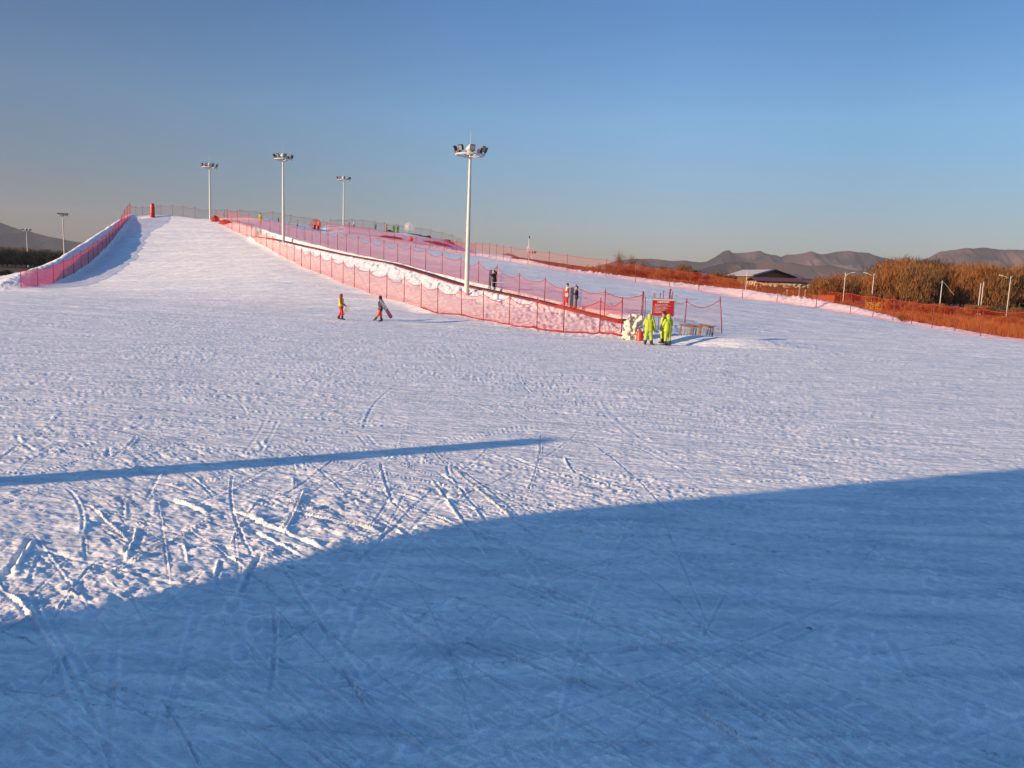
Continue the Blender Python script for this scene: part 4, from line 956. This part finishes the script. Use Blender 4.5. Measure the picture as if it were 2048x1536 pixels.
def person(loc, rz, label, cols, J=None, bulk=1.0, height=1.72, hood=None, hat=None, hair='hair', extra=None, voxel=.012, group=None, scale_w=1.0, nogloves=False, long_jacket=True):
    """cols: jacket, trousers, boots, gloves ; J overrides joints; x right, y facing, z up"""
    j = dict(pel=V3(0, 0, .93), chest=V3(0, .01, 1.27), neck=V3(0, .0, 1.45), head=V3(0, .02, 1.60),
             hipL=V3(-.09, 0, .90), hipR=V3(.09, 0, .90), knL=V3(-.10, .03, .50), knR=V3(.10, .03, .50), anL=V3(-.11, 0, .10), anR=V3(.11, 0, .10),
             toL=V3(-.13, .16, .05), toR=V3(.13, .16, .05), shL=V3(-.18, 0, 1.39), shR=V3(.18, 0, 1.39), elL=V3(-.25, -.03, 1.12), elR=V3(.25, -.03, 1.12),
             wrL=V3(-.26, .06, .88), wrR=V3(.26, .06, .88))
    if J:
        for k_, v_ in J.items(): j[k_] = Vector(v_)
    t = empty('person', loc, label, 'person', group, rz); s_ = height/1.72; t.scale = (s_, s_, s_)
    mats = [M[cols[0]], M[cols[1]], M[cols[2]], M[cols[3]], M['skin'], M[cols[4]] if len(cols) > 4 else M[cols[0]], M['hair']]
    B = bulk; p = []
    # torso
    p += [(j['pel']+V3(-.07, 0, .06), j['chest']+V3(-.06, 0, 0), .125*B, .13*B, 0), (j['pel']+V3(.07, 0, .06), j['chest']+V3(.06, 0, 0), .125*B, .13*B, 0),
          (j['chest'], j['neck']-V3(0, 0, .05), .135*B, .085, 0), (j['shL'], j['shR'], .075*B, .075*B, 0)]
    hem = .10 if long_jacket else 0
    p += [(j['hipL']+V3(0, 0, .05-hem), j['hipR']+V3(0, 0, .05-hem), .13*B, .13*B, 0),
          (j['pel']+V3(-.06, 0, .07), j['hipL']+V3(.02, 0, .03-hem), .128*B, .13*B, 0), (j['pel']+V3(.06, 0, .07), j['hipR']+V3(-.02, 0, .03-hem), .128*B, .13*B, 0)]
    p += [(j['hipL']-V3(0, 0, .03), j['knL'], .10*B, .077*B, 1), (j['knL'], j['anL'].lerp(j['knL'], .48), .077*B, .072*B, 1), (j['hipR']-V3(0, 0, .03), j['knR'], .10*B, .077*B, 1), (j['knR'], j['anR'].lerp(j['knR'], .48), .077*B, .072*B, 1),
          (j['hipL'], j['hipR'], .115*B, .115*B, 1)]
    for q in 'LR':
        an, to = j['an'+q], j['to'+q]; p += [(an+(j['kn'+q]-an)*.34, an, .074*B, .068*B, 2), (an-(to-an)*.25, to, .052, .045, 2)]
        sh, el, wr = j['sh'+q], j['el'+q], j['wr'+q]
        p += [(sh, el, .075*B, .06*B, 5), (el, wr, .06*B, .043*B, 5)]
        # hand: palm, four fingers of different length with a bend, and a thumb off the side of the palm
        d = (wr-el).normalized(); sd = d.cross(V3(0, 0, 1)); sd = sd.normalized() if sd.length > .2 else V3(0, 1, 0); nn = sd.cross(d).normalized()
        if nn.z > 0 and abs(d.z) < .7: nn = -nn
        gl = 3
        p += [(wr, wr+d*.03, .030, .034, gl), (wr+d*.03-sd*.022, wr+d*.085-sd*.028, .022, .018, gl), (wr+d*.03+sd*.022, wr+d*.085+sd*.028, .022, .018, gl)]
        for fi, (o_, fl) in enumerate(((-.036, .062), (-.012, .075), (.012, .070), (.036, .055))):
            a_ = wr+d*.095+sd*o_; b1_ = a_+d*fl*.5+nn*.010; c1_ = b1_+d*fl*.35+nn*fl*.45
            p += [(a_, b1_, .0125, .0115, gl), (b1_, c1_, .0115, .010, gl)]
        sg_ = -1 if q == 'L' else 1
        a_ = wr+d*.035-sd*.035*sg_; b1_ = a_-sd*.035*sg_+d*.03+nn*.01; p += [(a_, b1_, .015, .0135, gl), (b1_, b1_+d*.03+nn*.012, .0135, .011, gl)]
    hd = j['head']; fw = V3(0, 1, 0) if 'look' not in j else j['look'].normalized(); sdv = fw.cross(V3(0, 0, 1)).normalized(); upv = V3(0, 0, 1)
    p += [(j['neck'], hd-V3(0, 0, .06), .058, .055, 4), (hd+upv*.03-fw*.015, hd-upv*.02, .092, .085, 4), (hd-upv*.06+fw*.02, hd-upv*.085+fw*.035, .062, .045, 4),
          (hd+fw*.085-upv*.005, hd+fw*.102-upv*.03, .014, .018, 4)]
    for sg_ in (-1, 1):
        p += [(hd+sdv*.088*sg_, hd+sdv*.088*sg_-upv*.03, .018, .014, 4), (hd+fw*.078+sdv*.034*sg_+upv*.005, hd+fw*.078+sdv*.034*sg_+upv*.005, .014, .014, 6)]
    p += [(hd+fw*.080-upv*.062-sdv*.018, hd+fw*.080-upv*.062+sdv*.018, .012, .012, 5 if False else 4)]
    me_ = blob_mesh(p, voxel, 'body'); 
    for m_ in mats: me_.materials.append(m_)
    o = bpy.data.objects.new('body', me_); C.objects.link(o); o.parent = t
    if hood:
        hp = [(hd+upv*.03-fw*.02, hd-upv*.02-fw*.02, .122, .118, 0), (hd-upv*.03-fw*.035, j['neck']+V3(0, -.02, .0), .115, .105, 0), (hd+upv*.13-fw*.03, hd+upv*.09-fw*.03, .035, .06, 0)]
        hm = blob_mesh(hp, max(voxel, .014), 'hood'); 
        # open the face: drop the faces in front
        bm = bmesh.new(); bm.from_mesh(hm); dl = [f for f in bm.faces if (f.calc_center_median()-hd).dot(fw) > .068 and abs((f.calc_center_median()-hd).dot(sdv)) < .075 and (f.calc_center_median()-hd).z < .07]
        bmesh.ops.delete(bm, geom=dl, context='FACES'); bm.to_mesh(hm); bm.free(); hm.materials.append(M[hood]); ho = bpy.data.objects.new('hood', hm); C.objects.link(ho); ho.parent = t
    elif hat:
        hm = blob_mesh([(hd+upv*.055-fw*.02, hd+upv*.07-fw*.02, .104, .098, 0), (hd+upv*.15-fw*.02, hd+upv*.17-fw*.02, .04, .035, 0)], max(voxel, .014), 'hat'); hm.materials.append(M[hat]); ho = bpy.data.objects.new('hat', hm); C.objects.link(ho); ho.parent = t
    elif hair:
        hm = blob_mesh([(hd+upv*.05-fw*.025, hd+upv*.02-fw*.035, .098, .095, 0), (hd-upv*.03-fw*.045, hd+upv*.07+fw*.02, .075, .07, 0)], max(voxel, .014), 'hair'); hm.materials.append(M[hair]); ho = bpy.data.objects.new('hair', hm); C.objects.link(ho); ho.parent = t
    if extra:
        for nm, prt, mt_ in extra:
            em = blob_mesh(prt, max(voxel, .014), nm); em.materials.append(M[mt_]); eo = bpy.data.objects.new(nm, em); C.objects.link(eo); eo.parent = t
    return t

# three lime workers by the board (rotation 0 faces away from the camera, +y)
person(GP(1296, 692, 42.6), R(-4), 'person in a lime hooded suit standing with back turned beside the red barrel', ['lime', 'lime', 'rubber', 'lime'], bulk=1.28, height=1.66, hood='lime',
       J=dict(knL=(-.14, .02, .50), knR=(.14, .02, .5), anL=(-.17, 0, .10), anR=(.18, 0, .10), toL=(-.18, -.08, .05), toR=(.30, -.06, .05), elR=(.29, -.01, 1.12), wrR=(.31, .04, .86), elL=(-.27, .06, 1.14), wrL=(-.20, .24, 1.04)))
person(GP(1325, 688, 43.4), R(62), 'person in a lime suit and dark cap, half hidden by a hooded workmate', ['lime', 'lime', 'rubber', 'rubber'], bulk=1.2, height=1.70, hat='black',
       J=dict(toL=(-.12, .17, .05), toR=(.14, .18, .05)))
person(GP(1334, 691, 42.3), R(22), 'person in a lime suit with hood up, hands joined, nearest below the red sign', ['lime', 'lime', 'rubber', 'rubber'], bulk=1.22, height=1.66, hood='lime',
       J=dict(elL=(-.27, .08, 1.15), wrL=(-.10, .26, .98), elR=(.27, .08, 1.15), wrR=(.04, .27, .97), anL=(-.10, .03, .10), anR=(.12, -.05, .10), toL=(-.2, .16, .05), toR=(.02, .12, .05), knR=(.13, .02, .5)))
# walkers: facing +x
W1 = person(GP(682, 640.5, 53.3), R(-90), 'person in red with rust hood and a yellow high visibility vest walking on the slope', ['redjacket', 'redsuit', 'rubber', 'rubber'], bulk=1.12, height=1.72, hood='brownfur',
       J=dict(knL=(-.10, -.03, .50), anL=(-.11, -.20, .13), toL=(-.12, -.06, .05), knR=(.10, .10, .50), anR=(.10, .10, .10), toR=(.11, .26, .05), elR=(.25, .03, 1.12), wrR=(.20, .20, 1.02), elL=(-.22, .02, 1.12), wrL=(-.16, .22, .98)),
       extra=[('vest', [((-.06, 0, .98), (-.05, .01, 1.32), .170, .165, 0), ((.06, 0, .98), (.05, .01, 1.32), .170, .165, 0)], 'vest')])
def skiset(loc, rz, label, tilt, length, mt, wdt=.09, name='skis', th=.02, parent_rot=None, pair=True):
    t = empty(name, loc, label, 'skis' if pair else 'snowboard'); t.rotation_euler = tilt
    for k, off in enumerate((-.035, .035) if pair else (0,)):
        mb = MB(); npt = 14; hw = wdt/2
        prof = []
        for i in range(npt+1):
            s_ = i/npt; y = (s_-.5)*length; ww = hw*(1-.14*math.sin(math.pi*s_)); 
            e = min(s_, 1-s_)*length
            if e < hw*1.2: ww *= math.sqrt(max(.02, 1-(1-e/(hw*1.2))**2))
            up_ = max(0, (abs(s_-.5)-.42))*length*.5
            prof.append((y, ww, up_))
        b = len(mb.v)
        for y, ww, up_ in prof:
            for x, z in ((-ww, 0), (ww, 0), (ww, th), (-ww, th)): mb.v.append((x+off*(1 if pair else 0)*1.6, z+up_, y))
        for i in range(npt):
            for q in range(4): mb.f.append((b+i*4+q, b+i*4+(q+1) % 4, b+i*4+4+(q+1) % 4, b+i*4+4+q)); mb.m.append(0)
        mb.f += [(b, b+1, b+2, b+3), (b+npt*4+3, b+npt*4+2, b+npt*4+1, b+npt*4)]; mb.m += [0, 0]
        mb.build('ski' if pair else 'deck', M[mt], t)
        for yy in ((0,) if pair else (-.27, .27)):
            q = MB(); q.box((off*1.6 if pair else 0, .05, yy), (.07 if pair else .2, .07, .22 if pair else .14)); q.box((off*1.6 if pair else 0, .10, yy+.06), (.06 if pair else .12, .05, .06)); q.build('binding', M['rubber'], t)
    return t
p0 = GP(682, 640.5, 53.3); skiset(p0+Vector((.34, -.16, .66)), 0, 'small pair of skis held low by the person in the yellow vest', (R(10), R(38), 0), .85, 'woodpale', .07)
W2 = person(GP(761, 642, 53.2), R(90), 'person in a charcoal jacket and orange trousers striding left with a board under the arm', ['greyjacket', 'orange', 'rubber', 'rubber'], bulk=1.12, height=1.72, hood='black',
       J=dict(knL=(-.08, .12, .52), anL=(-.08, .32, .2), toL=(-.09, .44, .10), knR=(.09, .02, .5), anR=(.09, -.07, .10), toR=(.10, .10, .05), chest=(0, .04, 1.26), elL=(-.26, -.06, 1.12), wrL=(-.27, -.20, 1.02), elR=(.25, -.10, 1.13), wrR=(.25, -.14, .95), head=(0, .05, 1.60)))
p0 = GP(761, 642, 53.2); bd = skiset(p0+Vector((.40, -.33, .90)), 0, 'snowboard carried under the arm, purple lower half and blue grey top', (0, R(-32), 0), 1.45, 'purple', .27, 'snowboard', .02, pair=False)
for y0_, y1_, nm in ((-.012, -.003, 'base_graphic'), (.023, .028, 'top_sheet')):
    mb = MB(); mb.add([(-.112, y0_, -.05), (.112, y0_, -.05), (.112, y0_, .58), (.06, y0_, .66), (-.06, y0_, .66), (-.112, y0_, .58), (-.112, y1_, -.05), (.112, y1_, -.05), (.112, y1_, .58), (.06, y1_, .66), (-.06, y1_, .66), (-.112, y1_, .58)],
       [(0, 1, 2, 3, 4, 5), (11, 10, 9, 8, 7, 6), (0, 6, 7, 1), (1, 7, 8, 2), (2, 8, 9, 3), (3, 9, 10, 4), (4, 10, 11, 5), (5, 11, 6, 0)]); mb.build(nm, M['boardblue'], bd)

# riders on the belt
def belt_pt(u):
    best = min(range(len(cl3)-1), key=lambda i: abs(proj_u(cl3[i])-u)); return cl3[best]+Vector((0, 0, .1))
def proj_u(p):
    d = p-CAM; return 1024+FPX*d.dot(_r)/d.dot(_f)
def belt_at(u):
    for a, b_ in zip(cl3[:-1], cl3[1:]):
        ua, ub = proj_u(a), proj_u(b_)
        if (ua-u)*(ub-u) <= 0: return a.lerp(b_, (u-ua)/(ub-ua) if ub != ua else 0)+Vector((0, 0, .095))
p1 = belt_at(988); k1 = 66/ p1.y
person(p1, R(50), 'skier all in black standing on the conveyor belt with a raised arm', ['black', 'black', 'whiteboot', 'black'], bulk=1.1, height=1.60*p1.y/66, hair='hair',
       J=dict(elR=(.30, .02, 1.50), wrR=(.12, .05, 1.66), elL=(-.34, .02, 1.22), wrL=(-.40, .14, 1.36)))
skiset(p1+Vector((-.34, .02, .86)), 0, 'dark skis held upright beside the skier in black', (0, R(2), 0), 1.62, 'rubber', .09)
t_ = empty('ski_poles', p1+Vector((.12, -.3, .62)), 'thin pale ski poles held level by the skier in black', 'ski poles')
for dy in (0, .12):
    mb = MB(); mb.tube([(-.25, dy, 0), (.75, dy, .02)], .012, 5); mb.tube([(.68, dy, .02), (.70, dy, .02)], .045, 8); mb.build('pole', M['white'], t_)
p2 = belt_at(1133.5)
person(p2, R(100), 'person in red trousers and a red and cream jacket riding the belt', ['cream', 'redsuit', 'whiteboot', 'redsuit', 'redsuit'], bulk=1.15, height=1.58*p2.y/56, hat='hair',
       J=dict(elL=(-.27, .04, 1.14), wrL=(-.20, .22, 1.10)))
skiset(p2+Vector((-.24, -.2, .62)), 0, 'red skis held upright by the rider in red and cream', (0, R(-2), 0), 1.25, 'redplastic', .06)
p3 = belt_at(1152)
person(p3, R(82), 'dark haired person in a navy jacket and grey trousers holding a board on the belt', ['navy', 'greytrouser', 'rubber', 'skin'], bulk=1.1, height=1.60*p3.y/56.5, hair='hair',
       J=dict(elL=(-.26, .10, 1.14), wrL=(-.22, .34, 1.10), elR=(.26, .08, 1.14), wrR=(.18, .32, 1.06)))
skiset(p3+Vector((-.32, .05, .78)), 0, 'slate grey board stood upright between the two belt riders', (R(0), R(1), 0), 1.46, 'boardgrey', .26, 'snowboard', pair=False)

# far figures along the hilltop
far_people = [(521, 452, 152, 1.8, 'lime', 'lime', 'yellow clad person by the head of the conveyor on the hilltop', 0),
 (557, 446, 159, .95, 'black', 'black', 'tiny dark figure on the skyline just left of the second mast', 90),
 (595, 447, 160, 1.1, 'lime', 'greytrouser', 'tiny figure in a lime top on the skyline right of the second mast', -90),
 (698, 456, 177, 1.1, 'redjacket', 'greytrouser', 'tiny seated figure on the mound just right of the fourth mast', 90),
 (708, 457, 177, 1.1, 'cream', 'black', 'tiny pale figure second from the fourth mast on the mound', 0),
 (751, 463, 177, 1.3, 'teal', 'black', 'lone tiny figure in teal midway along the mound', 180),
 (788, 468, 175, 1.6, 'lime', 'lime', 'left one of two lime clad figures on the mound near the clear ball', 0),
 (796, 468, 175, 1.6, 'lime', 'lime', 'right one of two lime clad figures on the mound near the clear ball', 30),
 (638, 455, 163, 1.7, 'orange', 'redsuit', 'person in orange beside the barrels at the left end of the mound', 0)]
for u, v, D, h, cj, ct, lab, rz in far_people:
    person(GP(u, v, MD(u)-.6 if u > 655 else D), R(rz), lab, [cj, ct, 'rubber', cj], bulk=1.2, height=h, voxel=.03, hair='hair')

# ------------------------------------------------------------------ hilltop equipment
b_ = GP(819, 470, MD(819)-1.5)
t_ = empty('inflatable_ball', b_+Vector((0, 0, .35)), 'large clear inflatable ball sitting on the hilltop mound', 'inflatable ball')
mg = bpy.data.materials.new('clear plastic film'); mg.use_nodes = True; n = mg.node_tree.nodes; l = mg.node_tree.links; b = n['Principled BSDF']; b.inputs['Base Color'].default_value = (.75, .72, .7, 1); b.inputs['Roughness'].default_value = .2
tr = n.new('ShaderNodeBsdfTransparent'); mxs = n.new('ShaderNodeMixShader'); mxs.inputs[0].default_value = .20; l.new(tr.outputs[0], mxs.inputs[1]); l.new(b.outputs[0], mxs.inputs[2]); l.new(mxs.outputs[0], n['Material Output'].inputs[0])
def sphere(r_q, c_=(0, 0, 0), seg=20, sc=(1, 1, 1)):
    bm = bmesh.new(); bmesh.ops.create_uvsphere(bm, u_segments=seg, v_segments=seg//2, radius=r_q); me_ = bpy.data.meshes.new('s')
    for v in bm.verts: v.co = Vector((v.co.x*sc[0]+c_[0], v.co.y*sc[1]+c_[1], v.co.z*sc[2]+c_[2]))
    bm.to_mesh(me_); bm.free(); return me_
link_mesh('outer_shell', sphere(1.15, (0, 0, 1.1)), mg, t_, True); link_mesh('inner_shell', sphere(.72, (0, 0, 1.05)), mg, t_, True)
mb = MB()
for k in range(6):
    a = k*math.pi/3; mb.tube([(1.12*math.sin(x)*math.cos(a), 1.12*math.sin(x)*math.sin(a), 1.1+1.12*math.cos(x)) for x in np.linspace(.2, 2.9, 12)], .022, 4, caps=False)
mb.build('seam', M['white'], t_)
def lumpbox(u, v, D, sx_, sy_, sz_, mt_, label, cat, name, rz=0, seed=0):
    """a sagging sheet / inflatable mat with folds"""
    b_ = GP(u, v, D); mb = MB(); nx, ny = 14, 8; r2 = random.Random(seed)
    ph = [r2.uniform(0, 6) for _ in range(4)]
    for s_, z0 in ((1, 0), (-1, -.06)):
        for i in range(nx+1):
            for j2 in range(ny+1):
                x = (i/nx-.5); y = (j2/ny-.5); e = 1-(2*abs(x))**4*.6-(2*abs(y))**4*.6
                X_ = x*sx_; Y_ = y*sy_; gx_, gy_ = X_*math.cos(rz)-Y_*math.sin(rz), X_*math.sin(rz)+Y_*math.cos(rz)
                gz_ = H(b_.x+gx_, b_.y+gy_)-b_.z
                mb.v.append((gx_, gy_, gz_+.07+z0+max(0, e)*sz_*(.7+.3*math.sin(9*x+ph[0])*math.sin(7*y+ph[1]))))
    o_ = (nx+1)*(ny+1)
    for i in range(nx):
        for j2 in range(ny):
            a = i*(ny+1)+j2; mb.f.append((a, a+ny+1, a+ny+2, a+1)); mb.f.append((o_+a, o_+a+1, o_+a+ny+2, o_+a+ny+1)); mb.m += [0, 0]
    per = [i*(ny+1) for i in range(nx+1)]+[nx*(ny+1)+q for q in range(1, ny+1)]+[i*(ny+1)+ny for i in range(nx-1, -1, -1)]+[q for q in range(ny-1, 0, -1)]
    for a, c_ in zip(per, per[1:]+per[:1]): mb.f.append((a, c_, o_+c_, o_+a)); mb.m.append(0)
    o = mb.build(name, M[mt_], None, True); o.location = b_; return tag(o, label, cat)
lumpbox(783, 478, 158, 4.2, 3.4, .35, 'tarpred', 'wide dark red sheet spread on the mound face below the lime pair', 'ground sheet', 'ground_sheet', 0, 1)
lumpbox(877, 477, 168, 3.2, 9, .3, 'tarpred', 'long red sheet running down the right end of the mound', 'ground sheet', 'ground_sheet', -.3, 2)
lumpbox(838, 470, MD(838)-1, 5.2, 1.0, .22, 'navy', 'row of dark mats along the mound crest beside the clear ball', 'mat', 'foam_mat', -.12, 3)
lumpbox(900, 484, MD(900)-2, 1.9, 1.6, .55, 'redplastic', 'red inflatable sled at the far right end of the mound', 'inflatable sled', 'inflatable_sled', .4, 4)
lumpbox(858, 470, MD(858)-.6, 1.0, .6, .4, 'redplastic', 'small bright red inflatable on the crest left of the sled', 'inflatable', 'small_inflatable', .4, 5)
lumpbox(780, 468, MD(780)-.8, 1.2, .7, .5, 'navy', 'dark equipment bag beside the lime clad pair on the mound', 'bag', 'equipment_bag', .1, 6)
b_ = GP(822, 485, 155.5); o = link_mesh('red_ball', sphere(.42, (0, 0, .40), 16), M['redplastic'], None, True); o.location = b_; tag(o, 'round red ball resting against the mound face under the clear ball', 'ball')
b_ = GP(773, 470, MD(773)-.5); mb = MB(); mb.lathe([(0, 0), (.15, 0), (.15, 1.45), (.2, 1.5), (.2, 1.62), (0, 1.65)], n=10); o = mb.build('marker_column', mat('orange foam', (.5, .18, .04), .8), None, True); o.location = b_; tag(o, 'orange upright column on the mound, left of the lime clad pair', 'column')
for u, mt_, lab in ((628.5, 'purple', 'small purple barrel at the left foot of the mound'), (635, 'redplastic', 'small red barrel at the left foot of the mound')):
    b_ = GP(u, 461, 161); mb = MB(); mb.lathe([(0, 0), (.30, 0), (.34, .2), (.34, .6), (.30, .8), (0, .82)], n=12); o = mb.build('barrel', M[mt_], None, True); o.location = b_; tag(o, lab, 'barrel')
# dome of orange net at the left end of the mound
b_ = GP(631, 461, 166); bm = bmesh.new(); mb = MB(); rows_ = 8; ns_ = 20; uvd = []
for i in range(rows_+1):
    a = i/rows_*math.pi/2
    for k in range(ns_+1):
        t2 = 6.283*k/ns_; mb.v.append((1.35*math.cos(a)*math.cos(t2), 1.0*math.cos(a)*math.sin(t2), 1.8*math.sin(a))); uvd.append((k/ns_*8, i/rows_*3))
for i in range(rows_):
    for k in range(ns_): a = i*(ns_+1)+k; mb.f.append((a, a+1, a+ns_+2, a+ns_+1)); mb.m.append(0)
me_ = mb.mesh('net_dome'); ul = me_.uv_layers.new(name='UVMap'); li = np.empty(len(me_.loops), np.int32); me_.loops.foreach_get('vertex_index', li); ul.data.foreach_set('uv', np.array(uvd)[li].ravel())
o = link_mesh('net_dome', me_, net_mat('orange netting', (.60, .07, .035), .34), None, True); o.location = b_; tag(o, 'rounded tent of orange net at the left end of the mound', 'net tent')

# ------------------------------------------------------------------ foot of the conveyor
# rough block of packed snow
def snowblock(u, v, D, w_, d_, h_, seed, label):
    b_ = GP(u, v, D); parts = []; r2 = random.Random(seed)
    for k in range(150):
        z = r2.random()**.9; ww = w_*(1-.35*z)
        parts.append((Vector((r2.uniform(-.5, .5)*ww, r2.uniform(-.5, .5)*d_*(1-.3*z), z*h_)), Vector((r2.uniform(-.5, .5)*ww, r2.uniform(-.5, .5)*d_*(1-.3*z), z*h_*.9)), r2.uniform(.05, .15), r2.uniform(.05, .12), 0))
    me_ = blob_mesh(parts, .05, 'snow_heap'); co_ = np.empty(len(me_.vertices)*3); me_.vertices.foreach_get('co', co_); co_ = co_.reshape(-1, 3)
    co_ += .12*np.stack([fbm(co_[:, 1]*3, co_[:, 2]*3, 3, 91), fbm(co_[:, 0]*3, co_[:, 2]*3, 3, 92), fbm(co_[:, 0]*3, co_[:, 1]*3, 3, 93)], -1)*2
    me_.vertices.foreach_set('co', co_.ravel()); me_.update()
    o = link_mesh('snow_heap', me_, mat('rough snow', (.58, .52, .46), .85, vary=.3, scale=4, bump=.03, bscale=14), None, True); o.location = b_; return tag(o, label, 'snow heap')
snowblock(1266, 676, 45.8, 1.15, .9, 1.35, 3, 'tall craggy heap of packed snow at the bottom end of the conveyor')
b_ = GP(1279, 678, 44.4); t_ = empty('barrel', b_, 'bright red barrel standing against the craggy snow heap', 'barrel')
mb = MB(); mb.lathe([(0, 0), (.19, 0), (.185, .02), (.195, .18), (.185, .2), (.195, .36), (.185, .38), (.195, .50), (.19, .54), (.17, .52), (0, .51)], n=20); mb.build('drum', M['redplastic'], t_, True)
# notice board
sb = GP(1322, 676, 45.6); zt = 0
t_ = empty('notice_board', sb, 'red notice board with white writing on leaning steel poles', 'notice board', rz=R(3))
pw, ph_ = 1.22, .86; zc = P(1324, 615, 45.6).z-sb.z
for x0, x1 in ((-.66, -.60), (.56, .74)):
    mb = MB(); mb.tube([(x0, 0, -.1), (x1, 0, zc+.74)], .022, 8); mb.tube([(x1-.03, 0, zc+.74), (x1+.04, 0, zc+.745)], .028, 6); mb.build('pole', M['steel'], t_, True)
mb = MB(); fr = (pw+.05, ph_+.12)
for z in (-fr[1]/2, fr[1]/2): mb.box((0, 0, zc+z), (fr[0]+.04, .035, .035))
for x in (-fr[0]/2, fr[0]/2): mb.box((x, 0, zc), (.035, .033, fr[1]-.04))
mb.build('frame', M['steel'], t_)
mb = MB(); mb.box((0, -.012, zc), (fr[0]-.03, .01, fr[1]-.03)); mb.build('backing', M['white_metal'], t_)
mb = MB(); mb.box((.0, -.03, zc-.03), (pw, .02, ph_)); pan = mb.build('panel', M['redpaint'], t_)
def text(body, size, x, z, align='CENTER'):
    cu = bpy.data.curves.new('txt', 'FONT'); cu.body = body; cu.size = size; cu.align_x = align; cu.extrude = .002; cu.offset = size*.02
    o = bpy.data.objects.new('txt', cu); C.objects.link(o); me_ = bpy.data.meshes.new_from_object(o.evaluated_get(bpy.context.evaluated_depsgraph_get()))
    bpy.data.objects.remove(o); me_.materials.clear(); me_.name = 'lettering'
    q = link_mesh('lettering', me_, M['white'], pan); q.rotation_euler = (R(90), 0, 0); q.location = (x, -.0445, z); return q
text('魔毯乘坐须知', .115, 0, zc+.27)
lines = ['一、请按顺序排队乘坐魔毯，服从工作人员指挥。', '二、乘坐时面向前方站稳，保持一米以上距离，禁止打闹。', '三、禁止在魔毯上行走、坐卧、逗留及逆行。',
         '四、儿童须由成人陪同乘坐，注意衣物围巾勿卷入。', '五、到达终点后请迅速离开魔毯出口区域。', '六、雪具请手持或穿戴妥当。', '七、如遇紧急情况请按下停止按钮并呼救。']
for i, s_ in enumerate(lines): text(s_, .038, -.54, zc+.16-i*.078, 'LEFT')
# loose posts standing behind the board
for (u, vt, vb, D, r_q, lx_, lab) in ((1310, 586, 640, 49, .022, .0, 'short red stake showing above the left part of the sign'), (1321, 586.5, 640, 49, .022, .02, 'short red stake just right of the first one behind the sign'),
     (1327.5, 582, 642, 48.6, .024, .03, 'thin red stake behind the middle of the sign'), (1341, 578, 668, 47.6, .045, .20, 'thick leaning red pole, tallest behind the sign'), (1345.5, 584, 660, 48, .024, .06, 'thin red stake right of the thick pole behind the sign'),
     (1286, 583, 625, 51.5, .028, .04, 'red stake crossing another just left of the sign'), (1291, 594, 640, 49.5, .024, -.03, 'red stake crossing the taller one left of the sign')):
    a = GP(u, vb, D); tp = P(u, vt, D); mb = MB(); mb.tube([(-lx_, 0, -.1), (0, 0, tp.z-a.z)], r_q, 7); mb.tube([(0, 0, tp.z-a.z-.05), (0, 0, tp.z-a.z+.02)], r_q*1.25, 7)
    o = mb.build('stake', M['post'], None, True); o.location = (tp.x, tp.y, a.z); tag(o, lab, 'stake', 'loose red stakes behind the sign')
# wooden racks
def rack(u, v, D, L_, rz, label, n_=4):
    b_ = GP(u, v, D); t = empty('wooden_rack', b_, label, 'wooden rack', 'wooden racks beside the sign', rz); t.rotation_euler = (0, R(6), rz); h = .62
    for y in (-.16, .16):
        mb = MB(); mb.box((0, y, h-.04), (L_, .06, .07)); mb.build('rail', M['wood'], t)
    mb = MB(); mb.box((0, 0, h+.02), (L_+.12, .14, .045)); mb.build('top_board', M['wood'], t)
    for x in (-L_/2+.05, L_/2-.05):
        for y in (-.2, .2):
            mb = MB(); mb.bar((x, y*1.2, -.15), (x, y*.75, h-.02), .075); mb.build('leg', M['wood'], t)
        mb = MB(); mb.box((x, 0, .22), (.05, .42, .06)); mb.build('cross_bar', M['wood'], t)
    for k in range(n_):
        x = -L_/2+.05+(k+1)*(L_-.1)/(n_+1); mb = MB(); mb.bar((x, -.17, -.10), (x, -.165, h-.09), .055, .025); mb.build('slat', M['woodpale'], t)
    return t
rack(1371, 661, 45.5, .72, R(-10), 'leftmost wooden rack on the snow step beside the sign', 3)
rack(1388, 664, 45.6, .72, R(-12), 'middle wooden rack between two others right of the sign', 4)
rack(1411, 666, 45.2, .82, R(-12), 'rightmost wooden rack, nearest the leaning end post', 4)
# scrap on the foreground snow
q = on_ground(1617, 1262); b_ = Vector((q[0], q[1], H(*q))); mb = MB(); mb.tube([(-.028, 0, .008), (-.012, .004, .013), (.012, 0, .012), (.026, -.008, .006)], [.003, .004, .006, .006], 6)
o = mb.build('twig_scrap', M['debris'], None, True); o.location = b_; tag(o, 'small black curled scrap lying on the shaded foreground snow', 'scrap')

# ------------------------------------------------------------------ haze
mb = MB(); mb.box((0, 2050, 122), (9000, 4700, 256)); hz = mb.build('haze', None)
hm = bpy.data.materials.new('pale haze'); hm.use_nodes = True; n = hm.node_tree.nodes; l = hm.node_tree.links
n.remove(n['Principled BSDF']); pv = n.new('ShaderNodeVolumePrincipled'); pv.inputs['Density'].default_value = .00009; pv.inputs['Color'].default_value = (.72, .78, .92, 1); pv.inputs['Anisotropy'].default_value = 0
l.new(pv.outputs[0], n['Material Output'].inputs['Volume']); hz.data.materials.append(hm); tag(hz, 'thin pale winter haze', kind='stuff')
